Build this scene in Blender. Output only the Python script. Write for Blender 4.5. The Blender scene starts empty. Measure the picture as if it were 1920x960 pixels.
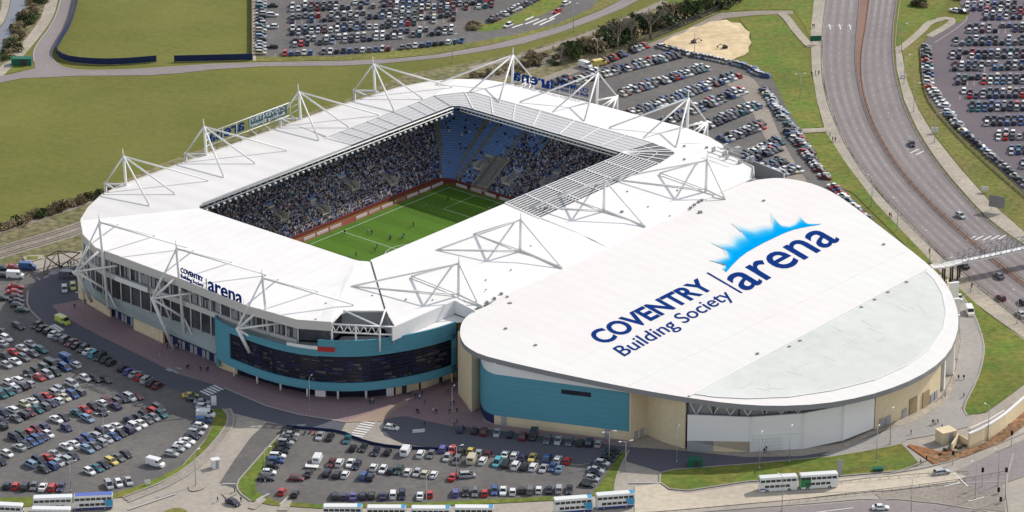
import bpy, bmesh, math, random
from mathutils import Vector, Matrix
random.seed(7)
R = math.radians
scene = bpy.context.scene
col = scene.collection
# ------------------------------------------------------------------ camera model
PITCH = R(22); FPX = (480 + 2450) / math.tan(PITCH); CAMH = 450.0; Y0 = CAMH / math.tan(PITCH)
CP, SP = math.cos(PITCH), math.sin(PITCH)

def at(u, v, z=0.0):
    """ground (or height z) point seen at pixel u,v of the 1920x960 photograph"""
    a = (u - 960) / FPX; b = (480 - v) / FPX
    dx, dy, dz = a, CP + SP * b, -SP + CP * b
    t = (CAMH - z) / (-dz)
    return Vector((dx * t, dy * t - Y0, z))

C0 = Vector((-30.706, 1.451, 0)); E1 = Vector((0.65062, 0.75940, 0)); E2 = Vector((0.75940, -0.65062, 0))
def L(a, b, z=0.0):
    return C0 + E1 * a + E2 * b + Vector((0, 0, z))
def loc(p):
    d = p - C0
    return d.dot(E1), d.dot(E2)
def hall_z(b):
    return 22.3 - 8.3 * (b - 70) / 125.0
def at_hall(u, v, dz=0.0):
    z = 18.0
    for _ in range(12):
        p = at(u, v, z); z = hall_z(loc(p)[1]) + dz
    return at(u, v, z)

# ------------------------------------------------------------------ materials
MATS = {}
def mat(name, c, rough=0.8, metal=0.0, var=0.0, scale=0.3, c2=None, fine=0.0, fscale=3.0, spec=0.3, coat=0.0, stripe=None):
    m = bpy.data.materials.new(name); m.use_nodes = True
    nt = m.node_tree; n = nt.nodes; l = nt.links
    b = n['Principled BSDF']
    b.inputs['Roughness'].default_value = rough; b.inputs['Metallic'].default_value = metal
    b.inputs['Specular IOR Level'].default_value = spec
    if coat: b.inputs['Coat Weight'].default_value = coat; b.inputs['Coat Roughness'].default_value = 0.1
    c = tuple(c) + (1,)
    if var or fine or c2 or stripe:
        geo = n.new('ShaderNodeNewGeometry')
        out = None
        if c2:
            tx = n.new('ShaderNodeTexNoise'); tx.inputs['Scale'].default_value = scale; tx.inputs['Detail'].default_value = 6
            tx.inputs['Roughness'].default_value = 0.62
            l.new(geo.outputs['Position'], tx.inputs['Vector'])
            rp = n.new('ShaderNodeValToRGB'); rp.color_ramp.elements[0].position = 0.38; rp.color_ramp.elements[1].position = 0.64
            rp.color_ramp.elements[0].color = c; rp.color_ramp.elements[1].color = tuple(c2) + (1,)
            l.new(tx.outputs['Fac'], rp.inputs['Fac']); out = rp.outputs['Color']
        def mul(out, fac_socket, lo, hi):
            mr = n.new('ShaderNodeMapRange'); mr.inputs['From Min'].default_value = 0.3; mr.inputs['From Max'].default_value = 0.7
            mr.inputs['To Min'].default_value = lo; mr.inputs['To Max'].default_value = hi
            l.new(fac_socket, mr.inputs['Value'])
            mx = n.new('ShaderNodeMix'); mx.data_type = 'RGBA'; mx.blend_type = 'MULTIPLY'; mx.inputs[0].default_value = 1
            if out is None: mx.inputs[6].default_value = c
            else: l.new(out, mx.inputs[6])
            l.new(mr.outputs['Result'], mx.inputs[7])
            return mx.outputs[2]
        if var:
            t2 = n.new('ShaderNodeTexNoise'); t2.inputs['Scale'].default_value = scale * 0.37; t2.inputs['Detail'].default_value = 4
            l.new(geo.outputs['Position'], t2.inputs['Vector']); out = mul(out, t2.outputs['Fac'], 1 - var, 1 + var)
        if fine:
            t3 = n.new('ShaderNodeTexNoise'); t3.inputs['Scale'].default_value = fscale; t3.inputs['Detail'].default_value = 3
            l.new(geo.outputs['Position'], t3.inputs['Vector']); out = mul(out, t3.outputs['Fac'], 1 - fine, 1 + fine)
        if stripe:   # (direction, period, depth): mowing stripes, planks, sheet seams
            d, per, dep = stripe
            dt = n.new('ShaderNodeVectorMath'); dt.operation = 'DOT_PRODUCT'; dt.inputs[1].default_value = d
            l.new(geo.outputs['Position'], dt.inputs[0])
            sn = n.new('ShaderNodeMath'); sn.operation = 'MULTIPLY'; sn.inputs[1].default_value = 2 * math.pi / per
            l.new(dt.outputs['Value'], sn.inputs[0])
            si = n.new('ShaderNodeMath'); si.operation = 'SINE'; l.new(sn.outputs[0], si.inputs[0])
            mr = n.new('ShaderNodeMapRange'); mr.inputs['From Min'].default_value = -0.25; mr.inputs['From Max'].default_value = 0.25
            mr.inputs['To Min'].default_value = 1 - dep; mr.inputs['To Max'].default_value = 1 + dep
            l.new(si.outputs[0], mr.inputs['Value'])
            mx = n.new('ShaderNodeMix'); mx.data_type = 'RGBA'; mx.blend_type = 'MULTIPLY'; mx.inputs[0].default_value = 1
            if out is None: mx.inputs[6].default_value = c
            else: l.new(out, mx.inputs[6])
            l.new(mr.outputs['Result'], mx.inputs[7]); out = mx.outputs[2]
        l.new(out, b.inputs['Base Color'])
    else:
        b.inputs['Base Color'].default_value = c
    MATS[name] = m
    return m
def attr_mat(name, rough=0.7, spec=0.3, coat=0.0):
    m = bpy.data.materials.new(name); m.use_nodes = True; n = m.node_tree.nodes
    a = n.new('ShaderNodeAttribute'); a.attribute_name = 'Col'
    b = n['Principled BSDF']; b.inputs['Roughness'].default_value = rough; b.inputs['Specular IOR Level'].default_value = spec
    b.inputs['Coat Weight'].default_value = coat
    m.node_tree.links.new(a.outputs['Color'], b.inputs['Base Color'])
    MATS[name] = m; return m
def sheet_mat(name, c, alpha, rough=0.4):
    """translucent roof sheet: part of the light passes straight through"""
    m = bpy.data.materials.new(name); m.use_nodes = True; nt = m.node_tree; n = nt.nodes
    b = n['Principled BSDF']; b.inputs['Base Color'].default_value = tuple(c) + (1,); b.inputs['Roughness'].default_value = rough
    t = n.new('ShaderNodeBsdfTransparent'); t.inputs['Color'].default_value = (0.9, 0.92, 0.95, 1)
    mx = n.new('ShaderNodeMixShader'); mx.inputs[0].default_value = alpha
    nt.links.new(t.outputs[0], mx.inputs[1]); nt.links.new(b.outputs[0], mx.inputs[2])
    nt.links.new(mx.outputs[0], n['Material Output'].inputs[0]); MATS[name] = m; return m

GD = 1.0
mat('olive_grass', (0.134, 0.140, 0.025), 1, var=.11, scale=.035, c2=(0.160, 0.157, 0.034), fine=.10, fscale=.45, stripe=((0.42, 0.91, 0), 7.0, .012))
mat('green_grass', (0.112, 0.165, 0.024), 1, var=.16, scale=.09, c2=(0.178, 0.170, 0.034), fine=.25, fscale=.55)
mat('verge_grass', (0.150, 0.165, 0.032), 1, var=.2, scale=.08, c2=(0.20, 0.17, 0.055), fine=.3, fscale=.6)
mat('scrub_earth', (0.205, 0.17, 0.095), 1, var=.25, scale=.06, c2=(0.145, 0.145, 0.06), fine=.45, fscale=.45)
mat('asphalt', (0.126, 0.118, 0.115), .95, var=.14, scale=.06, c2=(0.156, 0.143, 0.132), fine=.13, fscale=.5)
mat('lilac_asphalt', (0.138, 0.116, 0.130), .95, var=.08, scale=.05, c2=(0.16, 0.132, 0.142), fine=.08, fscale=.9)
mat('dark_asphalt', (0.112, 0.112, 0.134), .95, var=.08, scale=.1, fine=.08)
mat('road_asphalt', (0.245, 0.210, 0.207), .95, var=.08, scale=.05, c2=(0.28, 0.242, 0.235), fine=.07, fscale=.8)
mat('concrete_road', (0.355, 0.318, 0.272), .95, var=.12, scale=.06, c2=(0.41, 0.355, 0.295), fine=.10, fscale=.6)
mat('sandy_road', (0.50, 0.435, 0.345), .95, var=.10, scale=.06, c2=(0.56, 0.48, 0.375), fine=.10, fscale=.6)
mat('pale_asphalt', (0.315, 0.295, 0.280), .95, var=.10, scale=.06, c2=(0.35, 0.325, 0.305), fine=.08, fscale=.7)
mat('pale_path', (0.42, 0.36, 0.285), .95, var=.14, scale=.15, c2=(0.33, 0.295, 0.245), fine=.16, fscale=.8)
mat('gravel', (0.29, 0.25, 0.21), 1, var=.12, scale=.1, fine=.18, fscale=.9)
mat('ballast', (0.27, 0.235, 0.195), 1, var=.15, scale=.2, fine=.25, fscale=.8)
mat('sand', (0.68, 0.53, 0.33), 1, var=.10, scale=.05, c2=(0.56, 0.43, 0.26), fine=.14, fscale=.35)
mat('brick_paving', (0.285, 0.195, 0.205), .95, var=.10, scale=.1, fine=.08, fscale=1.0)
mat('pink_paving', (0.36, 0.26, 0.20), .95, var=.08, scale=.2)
mat('red_median', (0.26, 0.15, 0.115), .95, var=.12, scale=.1, fine=.12)
mat('bed_earth', (0.24, 0.135, 0.07), 1, var=.25, scale=.3, fine=.5, fscale=.7)
mat('river', (0.16, 0.165, 0.19), .25, var=.12, scale=.05, spec=.4)
mat('paint', (0.72, 0.71, 0.68), .8)
mat('worn_paint', (0.42, 0.41, 0.39), .9)
mat('kerb', (0.36, 0.33, 0.30), .9)
mat('pitch', (0.078, 0.168, 0.014), 1, var=.06, scale=.1, fine=.10, fscale=1.2, stripe=(tuple(E1), 11.0, .07))
mat('red_track', (0.26, 0.068, 0.048), .95, var=.08, scale=.2)
mat('white_steel', (0.78, 0.765, 0.74), .45, spec=.4)
mat('roof_white', (0.795, 0.770, 0.745), .7, var=.03, scale=.05, c2=(0.815, 0.785, 0.765), fine=.03, fscale=.15, spec=.1, stripe=(tuple(E2), 4.0, .010))
mat('hall_white', (0.735, 0.727, 0.694), .7, var=.02, scale=.035, c2=(0.760, 0.708, 0.684), fine=.016, fscale=.12, spec=.1, stripe=(tuple(E1), 5.0, .010))
mat('far_roof_grey', (0.69, 0.665, 0.645), .7, var=.05, scale=.08, spec=.15, stripe=(tuple(E1), 8.0, .02))
mat('fascia', (0.62, 0.58, 0.545), .6, var=.04, scale=.2)
mat('soffit', (0.42, 0.42, 0.44), .9)
mat('cladding_grey', (0.33, 0.33, 0.34), .6, var=.06, scale=.2)
mat('ledge_grey', (0.30, 0.34, 0.34), .7, var=.08, scale=.15)
mat('beige', (0.70, 0.58, 0.385), .85, var=.08, scale=.15, fine=.05, fscale=.8, stripe=((0, 0, 1), 1.1, .018))
mat('teal', (0.098, 0.295, 0.372), .6, var=.06, scale=.08, fine=.02, fscale=.8, spec=.2, stripe=((0, 0, 1), 1.6, .022))
mat('pale_panel', (0.80, 0.78, 0.77), .6, var=.04, scale=.12)
mat('dark_glass', (0.014, 0.015, 0.032), .18, spec=.4, var=.3, scale=.6)
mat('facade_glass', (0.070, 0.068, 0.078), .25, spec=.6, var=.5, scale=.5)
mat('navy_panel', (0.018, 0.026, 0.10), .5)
mat('navy_hoarding', (0.012, 0.025, 0.085), .6, var=.1, scale=.3)
mat('dark_steel', (0.05, 0.048, 0.05), .6)
mat('grey_steel', (0.25, 0.25, 0.26), .5)
mat('galvanised', (0.42, 0.42, 0.42), .4, metal=.4)
mat('concrete', (0.62, 0.58, 0.48), .9, var=.1, scale=.3)
mat('tread', (0.30, 0.29, 0.29), .95)
mat('aisle_concrete', (0.35, 0.32, 0.24), .95, var=.15, scale=.8)
mat('seat_blue', (0.19, 0.38, 0.82), .6)
mat('logo_blue', (0.008, 0.036, 0.185), 1, spec=0)
mat('red_sign', (0.42, 0.03, 0.025), .6)
mat('green_box', (0.01, 0.12, 0.07), .6)
mat('timber', (0.33, 0.25, 0.15), .9, var=.2, scale=.5)
mat('bark', (0.235, 0.195, 0.155), .95)
mat('leaf_green', (0.075, 0.10, 0.035), .9, var=.3, scale=.5)
mat('leaf_dark', (0.075, 0.098, 0.045), .9, var=.35, scale=.5)
mat('leaf_brown', (0.235, 0.185, 0.105), .95, var=.3, scale=.5)
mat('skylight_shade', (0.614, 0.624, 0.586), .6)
mat('sign_panel', (0.05, 0.13, 0.15), .6)
mat('tyre_wear', (0.215, 0.185, 0.183), .95, var=.1, scale=.3)
mat('tyre', (0.015, 0.015, 0.016), .8)
mat('car_glass', (0.010, 0.012, 0.016), .08, spec=.8)
mat('skin', (0.5, 0.3, 0.22), .7)
mat('rust_earth', (0.34, 0.13, 0.05), 1, var=.15, scale=.4)
mat('skylight', (0.625, 0.635, 0.595), .6, var=.07, scale=.10, fine=.04, fscale=.3, spec=.1)
sheet_mat('translucent', (0.40, 0.385, 0.40), .38)
sheet_mat('pale_translucent', (0.60, 0.585, 0.585), .88)
attr_mat('crowd', .9, .1); attr_mat('car_mix', .35, .5, .4)

# ------------------------------------------------------------------ object helpers
def obj(name, bm, m=None, parent=None, smooth=False):
    me = bpy.data.meshes.new(name)
    bm.normal_update(); bm.to_mesh(me); bm.free()
    if smooth:
        for p in me.polygons: p.use_smooth = True
    if m is not None:
        for mm in (m if isinstance(m, (list, tuple)) else [m]):
            me.materials.append(MATS[mm] if isinstance(mm, str) else mm)
    o = bpy.data.objects.new(name, me); col.objects.link(o)
    if parent is not None: o.parent = parent
    return o
def tag(o, label=None, cat=None, group=None, kind=None):
    if label: o['label'] = label
    if cat: o['category'] = cat
    if group: o['group'] = group
    if kind: o['kind'] = kind
    return o
def thing(name, label, cat, loc_=(0, 0, 0), rz=0.0, group=None):
    o = bpy.data.objects.new(name, None); o.empty_display_size = .5
    o.location = loc_; o.rotation_euler = (0, 0, rz); col.objects.link(o)
    return tag(o, label, cat, group)
def dup(root, loc_, rz, label=None, group=None, swap=None, scale=None):
    def cp(o, par):
        c = o.copy(); col.objects.link(c)
        if par is not None: c.parent = par
        if swap and o.type == 'MESH' and o.get('paint'):
            c.material_slots[0].link = 'OBJECT'; c.material_slots[0].material = swap
        for ch in o.children: cp(ch, c)
        return c
    r = cp(root, None); r.location = loc_; r.rotation_euler = (0, 0, rz)
    if scale: r.scale = scale
    if label: r['label'] = label
    if group: r['group'] = group
    return r
NB = bmesh.new
def quad(bm, *p, mi=0):
    f = bm.faces.new([bm.verts.new(q) for q in p]); f.material_index = mi; return f
def poly(bm, pts):
    f = bm.faces.new([bm.verts.new(p) for p in pts]); f.normal_update(); return f
def box(bm, c, s, rz=0.0, mi=0, M=None):
    x, y, z = s[0] / 2, s[1] / 2, s[2] / 2
    ca, sa = math.cos(rz), math.sin(rz); c = Vector(c)
    vs = []
    for dx, dy, dz in ((-x,-y,-z),(x,-y,-z),(x,y,-z),(-x,y,-z),(-x,-y,z),(x,-y,z),(x,y,z),(-x,y,z)):
        p = c + Vector((dx * ca - dy * sa, dx * sa + dy * ca, dz))
        if M is not None: p = M @ p
        vs.append(bm.verts.new(p))
    fs = []
    for i in ((0,3,2,1),(4,5,6,7),(0,1,5,4),(1,2,6,5),(2,3,7,6),(3,0,4,7)):
        f = bm.faces.new([vs[k] for k in i]); f.material_index = mi; fs.append(f)
    return fs
def obox(bm, p, q, w, h, mi=0):
    """box from p to q (along), width w, height h with its bottom on the p-q line"""
    p = Vector(p); q = Vector(q); d = q - p; n = Vector((-d.y, d.x, 0))
    n = n.normalized() * w / 2 if n.length > 1e-6 else Vector((w / 2, 0, 0)); u = Vector((0, 0, h))
    v = [bm.verts.new(x) for x in (p - n, p + n, q + n, q - n, p - n + u, p + n + u, q + n + u, q - n + u)]
    for i in ((0,1,2,3),(7,6,5,4),(0,4,5,1),(1,5,6,2),(2,6,7,3),(3,7,4,0)):
        f = bm.faces.new([v[k] for k in i]); f.material_index = mi
def tube(bm, p, q, r, n=6, r2=None, mi=0):
    p = Vector(p); q = Vector(q); d = (q - p)
    if d.length < 1e-5: return
    d.normalize(); a = d.orthogonal().normalized(); b = d.cross(a)
    r2 = r if r2 is None else r2
    A = [bm.verts.new(p + (a * math.cos(t) + b * math.sin(t)) * r) for t in [2 * math.pi * i / n for i in range(n)]]
    B = [bm.verts.new(q + (a * math.cos(t) + b * math.sin(t)) * r2) for t in [2 * math.pi * i / n for i in range(n)]]
    for i in range(n):
        f = bm.faces.new((A[i], A[(i + 1) % n], B[(i + 1) % n], B[i])); f.material_index = mi; f.smooth = True
    for s in (A[::-1], B):
        f = bm.faces.new(s); f.material_index = mi
def wall(bm, pts, z0, z1, t=0.4, mi=0):
    """upright wall of thickness t along a polyline of 3-D points (their z is ignored); z0,z1 number or list"""
    n = len(pts); P = [Vector((p[0], p[1], 0)) for p in pts]
    N = []
    for i in range(n):
        d = (P[min(i + 1, n - 1)] - P[max(i - 1, 0)]).normalized(); N.append(Vector((-d.y, d.x, 0)) * t)
    Z0 = z0 if isinstance(z0, (list, tuple)) else [z0] * n; Z1 = z1 if isinstance(z1, (list, tuple)) else [z1] * n
    up = lambda p, z: bm.verts.new((p.x, p.y, z))
    a = [up(P[i], Z0[i]) for i in range(n)]; b = [up(P[i], Z1[i]) for i in range(n)]
    c = [up(P[i] + N[i], Z0[i]) for i in range(n)]; d = [up(P[i] + N[i], Z1[i]) for i in range(n)]
    for i in range(n - 1):
        for f in ((a[i], a[i+1], b[i+1], b[i]), (c[i], d[i], d[i+1], c[i+1]), (b[i], b[i+1], d[i+1], d[i]), (a[i], c[i], c[i+1], a[i+1])):
            bm.faces.new(f).material_index = mi
    bm.faces.new((a[0], b[0], d[0], c[0])).material_index = mi; bm.faces.new((a[-1], c[-1], d[-1], b[-1])).material_index = mi
def resample(pts, n):
    P = [Vector(p) for p in pts]; s = [0]
    for i in range(1, len(P)): s.append(s[-1] + (P[i] - P[i-1]).length)
    out = []
    for k in range(n):
        t = s[-1] * k / (n - 1); i = 0
        while i < len(P) - 2 and s[i + 1] < t: i += 1
        f = (t - s[i]) / max(s[i + 1] - s[i], 1e-9); out.append(P[i].lerp(P[i + 1], f))
    return out
def smoothpts(pts, it=2):
    P = [Vector(p) for p in pts]
    for _ in range(it):
        Q = [P[0]]
        for i in range(len(P) - 1):
            Q += [P[i].lerp(P[i+1], .25), P[i].lerp(P[i+1], .75)]
        Q.append(P[-1]); P = Q
    return P
def offset(pts, d):
    n = len(pts); out = []
    for i in range(n):
        t = (pts[min(i + 1, n - 1)] - pts[max(i - 1, 0)]); t.z = 0; t.normalize()
        out.append(pts[i] + Vector((-t.y, t.x, 0)) * d)
    return out
def ribbon(bm, pts, w, z=None):
    a = offset(pts, w / 2); b = offset(pts, -w / 2)
    for p in a + b:
        if z is not None: p.z = z
    A = [bm.verts.new(p) for p in a]; B = [bm.verts.new(p) for p in b]
    for i in range(len(A) - 1): bm.faces.new((B[i], B[i+1], A[i+1], A[i]))
def pxs(lst, z=0.0): return [at(u, v, z) for u, v in lst]
LAY = 0.03
NLAY = [0]
def lz(layer):
    NLAY[0] += 1; return layer * LAY + NLAY[0] * .0012
def patch(name, px, m, layer, smooth=0, kind='structure'):
    pts = pxs(px, lz(layer))
    if smooth: pts = closed_smooth(pts, smooth)
    bm = NB(); poly(bm, pts); bm.normal_update()
    bmesh.ops.triangulate(bm, faces=bm.faces[:])
    bm.normal_update()
    for f in bm.faces:
        if f.normal.z < 0: f.normal_flip()
    o = obj(name, bm, m); tag(o, kind=kind); return o
def closed_smooth(P, it):
    for _ in range(it):
        Q = []
        for i in range(len(P)):
            a, b = P[i], P[(i + 1) % len(P)]; Q += [a.lerp(b, .25), a.lerp(b, .75)]
        P = Q
    return P
def line(name, px, w, m, layer, it=2):
    bm = NB(); pts = smoothpts(pxs(px, lz(layer)), it)
    ribbon(bm, pts, w); o = obj(name, bm, m); return tag(o, kind='structure')
# ------------------------------------------------------------------ ground, roads, paths
bm = NB(); S = 4000
quad(bm, (-S, -S, 0), (S, -S, 0), (S, S, 0), (-S, S, 0)); tag(obj('ground', bm, 'olive_grass'), kind='structure')
# top left: river and its banks, cycle path, loop road
patch('riverbank', [(-40,-30),(112,-30),(100,10),(84,50),(50,90),(5,130),(-40,160)], 'scrub_earth', 1, 1)
patch('towpath', [(2,-30),(24,-30),(15,25),(0,52),(-50,90),(-50,70),(-8,40),(5,12)], 'pale_path', 2, 2)
patch('river', [(24,-30),(58,-30),(50,5),(43,45),(25,75),(0,97),(-60,135),(-60,92),(2,55),(17,25)], 'river', 2, 2)
line('path', [(101,-30),(98,0),(88,35),(62,70),(30,108),(0,138),(-40,165)], 4.4, 'pale_path', 3)
LOOP_ROAD = [(117,-30),(112,10),(98,45),(72,78),(62,98),(64,115),(66,128),(20,139),(-40,150),(-40,163),(40,147),(150,142),(280,141),(340,137),(400,130),(500,124),(640,123),(720,119),(820,109),(900,97),(980,82),(1050,61),(1110,39),(1165,17),(1205,-4),(1250,-30),(1215,-34),(1180,-8),(1130,18),(1060,46),(1000,64),(920,84),(820,102),(740,110),(640,114),(500,117),(400,119),(330,124),(240,130),(150,131),(118,126),(100,114),(95,100),(105,82),(129,45),(141,0),(144,-30)]
patch('road', LOOP_ROAD, 'road_asphalt', 3)
line('kerb', [(144,-30),(141,0),(129,45),(105,82),(95,100),(100,114),(118,126),(150,131.5),(240,130.5),(330,124.5),(473,117.5),(640,114.5)], .5, 'kerb', 5, 1)
line('kerb', [(117,-30),(112,10),(98,45),(72,78),(62,98),(64,115)], .5, 'kerb', 5, 1)
line('road_marking', [(480,120.5),(640,118.5),(740,114.5),(820,105.5),(920,89),(1000,71),(1060,53),(1130,27),(1190,0)], .25, 'worn_paint', 5, 1)
patch('verge', [(5,140),(38,114),(58,108),(60,124),(30,136)], 'green_grass', 3, 1)
# north car park
patch('car_park', [(481,-40),(481,106),(640,105),(760,92),(860,84),(905,78),(960,66),(1040,46),(1110,15),(1150,-40)], 'asphalt', 2)
patch('path', [(474,-40),(480.5,-40),(480.5,114),(474,114)], 'pale_path', 3)
patch('verge', [(482,106),(640,105),(760,92),(870,82),(960,66),(1040,46),(1110,15),(1150,-40),(1190,-40),(1165,0),(1120,20),(1055,47),(990,67),(900,87),(800,103),(700,112),(560,114),(482,115)], 'verge_grass', 3)
patch('verge', [(893,44),(888,54),(900,60),(940,55),(1000,35),(1050,13),(1085,-20),(1060,-40),(1015,0),(960,30),(920,45)], 'green_grass', 3, 1)
for q in ([(985,45),(1010,35)],[(1000,46),(1025,35)],[(1012,47),(1040,34)],[(1030,35),(1050,24)],[(960,52),(980,45)],[(985,38),(1000,31)],[(1035,24),(1050,16)]):
    line('road_marking', q, .8, 'paint', 4, 0)
# railway corridor behind the stadium
patch('railway_verge', [(-60,440),(0,420),(100,388),(200,352),(330,296),(640,190),(760,140),(850,122),(960,102),(1060,72),(1150,40),(1240,0),(1290,-40),(1500,-40),(1400,5),(1290,46),(1200,86),(1105,122),(1040,142),(960,170),(640,260),(220,420),(150,470),(60,482),(-60,520)], 'scrub_earth', 1)
RAILS = [[(-60,488),(0,466),(80,444),(155,421),(640,232),(900,147),(1000,117),(1110,82),(1240,38),(1330,0),(1400,-30)],
         [(-60,501),(0,479),(80,456),(155,433),(640,240),(912,151),(1012,121),(1120,87),(1250,42),(1340,4),(1410,-28)]]
for k, q in enumerate(RAILS):
    line('railway_ballast', q, 4.6, 'ballast', 2, 2)
for q in ([(880,128),(960,110),(1060,80),(1150,46),(1240,6),(1300,-25)],[(-60,452),(0,434),(100,402),(210,362)]):
    line('path', q, 3.0, 'gravel', 2, 1)
patch('path', [(930,180),(1040,136),(1100,118),(1200,88),(1292,52),(1350,24),(1420,20),(1487,20),(1487,26),(1420,28),(1360,34),(1300,56),(1255,78),(1200,98),(1100,132),(1050,152),(960,190)], 'gravel', 2)
patch('sand', [(1243,79),(1262,68),(1281,62),(1296,51),(1312,49),(1330,41),(1345,39),(1362,37),(1372,42),(1388,43),(1397,54),(1406,60),(1404,70),(1409,80),(1403,88),(1404,97),(1394,104),(1383,107),(1372,113),(1358,109),(1347,112),(1330,105),(1312,105),(1298,99),(1280,97),(1266,89),(1252,86)], 'sand', 4, 0)
# east car park behind the stadium
patch('car_park', [(900,200),(1040,152),(1130,116),(1240,82),(1310,100),(1370,113),(1442,136),(1482,200),(1532,300),(1575,352),(1650,430),(1500,470),(1300,470)], 'asphalt', 3)
patch('lane', [(1352,152),(1372,142),(1395,139),(1420,152),(1440,200),(1462,255),(1490,305),(1520,350),(1490,360),(1455,300),(1430,250),(1408,205),(1385,172)], 'gravel', 4, 1)
# grass banks and paths east
patch('verge', [(1240,0),(1310,22),(1350,23),(1420,18),(1487,18),(1510,50),(1520,78),(1530,-40),(1290,-40)], 'green_grass', 2)
patch('verge', [(1385,34),(1455,29),(1480,52),(1500,83),(1515,110),(1526,160),(1541,238),(1500,242),(1474,200),(1443,138),(1385,114),(1402,103),(1409,85),(1407,62)], 'green_grass', 3)
patch('verge', [(1505,252),(1550,249),(1582,300),(1642,380),(1748,492),(1735,497),(1600,362),(1560,345),(1522,292)], 'green_grass', 4)
line('path', [(1465,24),(1478,36),(1496,62),(1521,88)], 3.2, 'pale_path', 5, 1)
line('path', [(1488,246),(1550,243)], 4.0, 'pale_path', 5, 0)
patch('pavement', [(1530,-40),(1557,-40),(1548,20),(1541,90),(1545,165),(1567,230),(1597,290),(1648,362),(1762,478),(1850,550),(1940,622),(1940,648),(1860,592),(1800,547),(1745,492),(1640,382),(1580,306),(1548,247),(1532,190),(1522,130),(1520,60)], 'pale_path', 3)
# dual carriageway
LE = [(1557,-40),(1548,20),(1541,90),(1545,165),(1567,230),(1597,290),(1648,362),(1762,478),(1850,550),(1960,636)]
ML = [(1617,-40),(1609,40),(1604,100),(1608,150),(1620,200),(1640,250),(1680,316),(1740,383),(1800,438),(1870,498),(1960,568)]
MR = [(1635,-40),(1626,40),(1615,100),(1615,150),(1626,200),(1646,250),(1686,315),(1746,381),(1805,435),(1875,495),(1965,563)]
RE = [(1690,-40),(1679,20),(1673,80),(1677,130),(1691,190),(1716,245),(1751,300),(1792,350),(1842,405),(1882,437),(1965,492)]
def ground_line(px, layer, it=2): return smoothpts(pxs(px, layer * LAY), it)
le, ml, mr, re_ = [resample(ground_line(q, 4), 60) for q in (LE, ML, MR, RE)]
bm = NB()
for A, B in ((le, ml), (mr, re_)):
    for i in range(59): quad(bm, A[i], B[i], B[i+1], A[i+1])
for f in bm.faces:
    f.normal_update()
    if f.normal.z < 0: f.normal_flip()
tag(obj('dual_carriageway', bm, 'road_asphalt'), kind='structure')
bm = NB()
for i in range(59): quad(bm, ml[i] + Vector((0,0,.1)), mr[i] + Vector((0,0,.1)), mr[i+1] + Vector((0,0,.1)), ml[i+1] + Vector((0,0,.1)))
for f in bm.faces:
    f.normal_update()
    if f.normal.z < 0: f.normal_flip()
tag(obj('central_reservation', bm, 'red_median'), kind='structure')
bm = NB()
for A, B in ((le, ml), (mr, re_)):
    for fr in (.095, .155, .345, .405, .595, .655, .845, .905):
        ribbon(bm, [A[i].lerp(B[i], fr) + Vector((0,0,.012)) for i in range(60)], .55)
for f in bm.faces:
    f.normal_update()
    if f.normal.z < 0: f.normal_flip()
tag(obj('wheel_track', bm, 'tyre_wear'), kind='structure')
bm = NB()
for A, B, fr in ((le, ml, .25), (le, ml, .5), (le, ml, .75), (mr, re_, .25), (mr, re_, .5), (mr, re_, .75)):
    P = resample([A[i].lerp(B[i], fr) + Vector((0,0,.02)) for i in range(60)], 130)
    for i in range(0, 129, 3):
        ribbon(bm, [P[i], P[i].lerp(P[i+1], .55)], .22)
for A, s in ((le, -1.0), (ml, 1.0), (mr, -1.0), (re_, 1.0)):
    P = offset(A, s); 
    for p in P: p.z += .02
    ribbon(bm, P, .16)
for f in bm.faces:
    f.normal_update()
    if f.normal.z < 0: f.normal_flip()
tag(obj('road_marking', bm, 'worn_paint'), kind='structure')
for px0 in ((1556,50),(1575,50),(1594,50)):
    p = at(*px0, .13); bm = NB(); obox(bm, p + Vector((0,-3,0)), p + Vector((0,3,0)), .4, .01); obox(bm, p + Vector((-.9,1,0)), p + Vector((.9,1,0)), .5, .01)
    tag(obj('road_marking', bm, 'paint'), kind='structure')
for px0 in ((1715,283),(1724,287),(1821,447),(1836,446),(1851,446),(1866,445),(1880,444)):
    p = at(*px0, .13); bm = NB(); obox(bm, p + Vector((-1.5,-1.8,0)), p + Vector((1.5,1.8,0)), .5, .01)
    tag(obj('road_marking', bm, 'paint'), kind='structure')
patch('pavement', [(1680,86),(1690,92),(1700,150),(1722,205),(1752,255),(1800,315),(1856,378),(1960,470),(1960,487),(1886,434),(1846,402),(1796,347),(1755,297),(1720,242),(1695,187),(1681,128)], 'pale_path', 3)
patch('verge', [(1692,-40),(1790,-40),(1775,10),(1752,32),(1735,46),(1692,92),(1681,84),(1684,20)], 'green_grass', 2)
patch('verge', [(1692,95),(1740,58),(1728,84),(1722,130),(1734,175),(1800,258),(1900,350),(1960,400),(1960,470),(1856,377),(1800,313),(1752,253),(1722,203),(1700,150)], 'verge_grass', 2)
line('path', [(1684,94),(1705,78),(1728,58),(1742,42),(1765,36)], 3.0, 'pale_path', 4, 1)
line('path', [(1742,68),(1770,52),(1788,40),(1780,33),(1757,36)], 3.0, 'pale_path', 4, 1)
patch('car_park', [(1727,90),(1742,66),(1775,52),(1812,34),(1818,26),(1800,8),(1790,-40),(2000,-40),(2000,430),(1925,365),(1860,305),(1800,250),(1745,190),(1733,160)], 'lilac_asphalt', 3)
patch('verge', [(1790,38),(1800,28),(1812,30),(1808,38),(1795,44)], 'green_grass', 4, 1)
line('kerb', [(1752,80),(1790,56),(1812,38),(1813,30)], .35, 'kerb', 5, 1)
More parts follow.
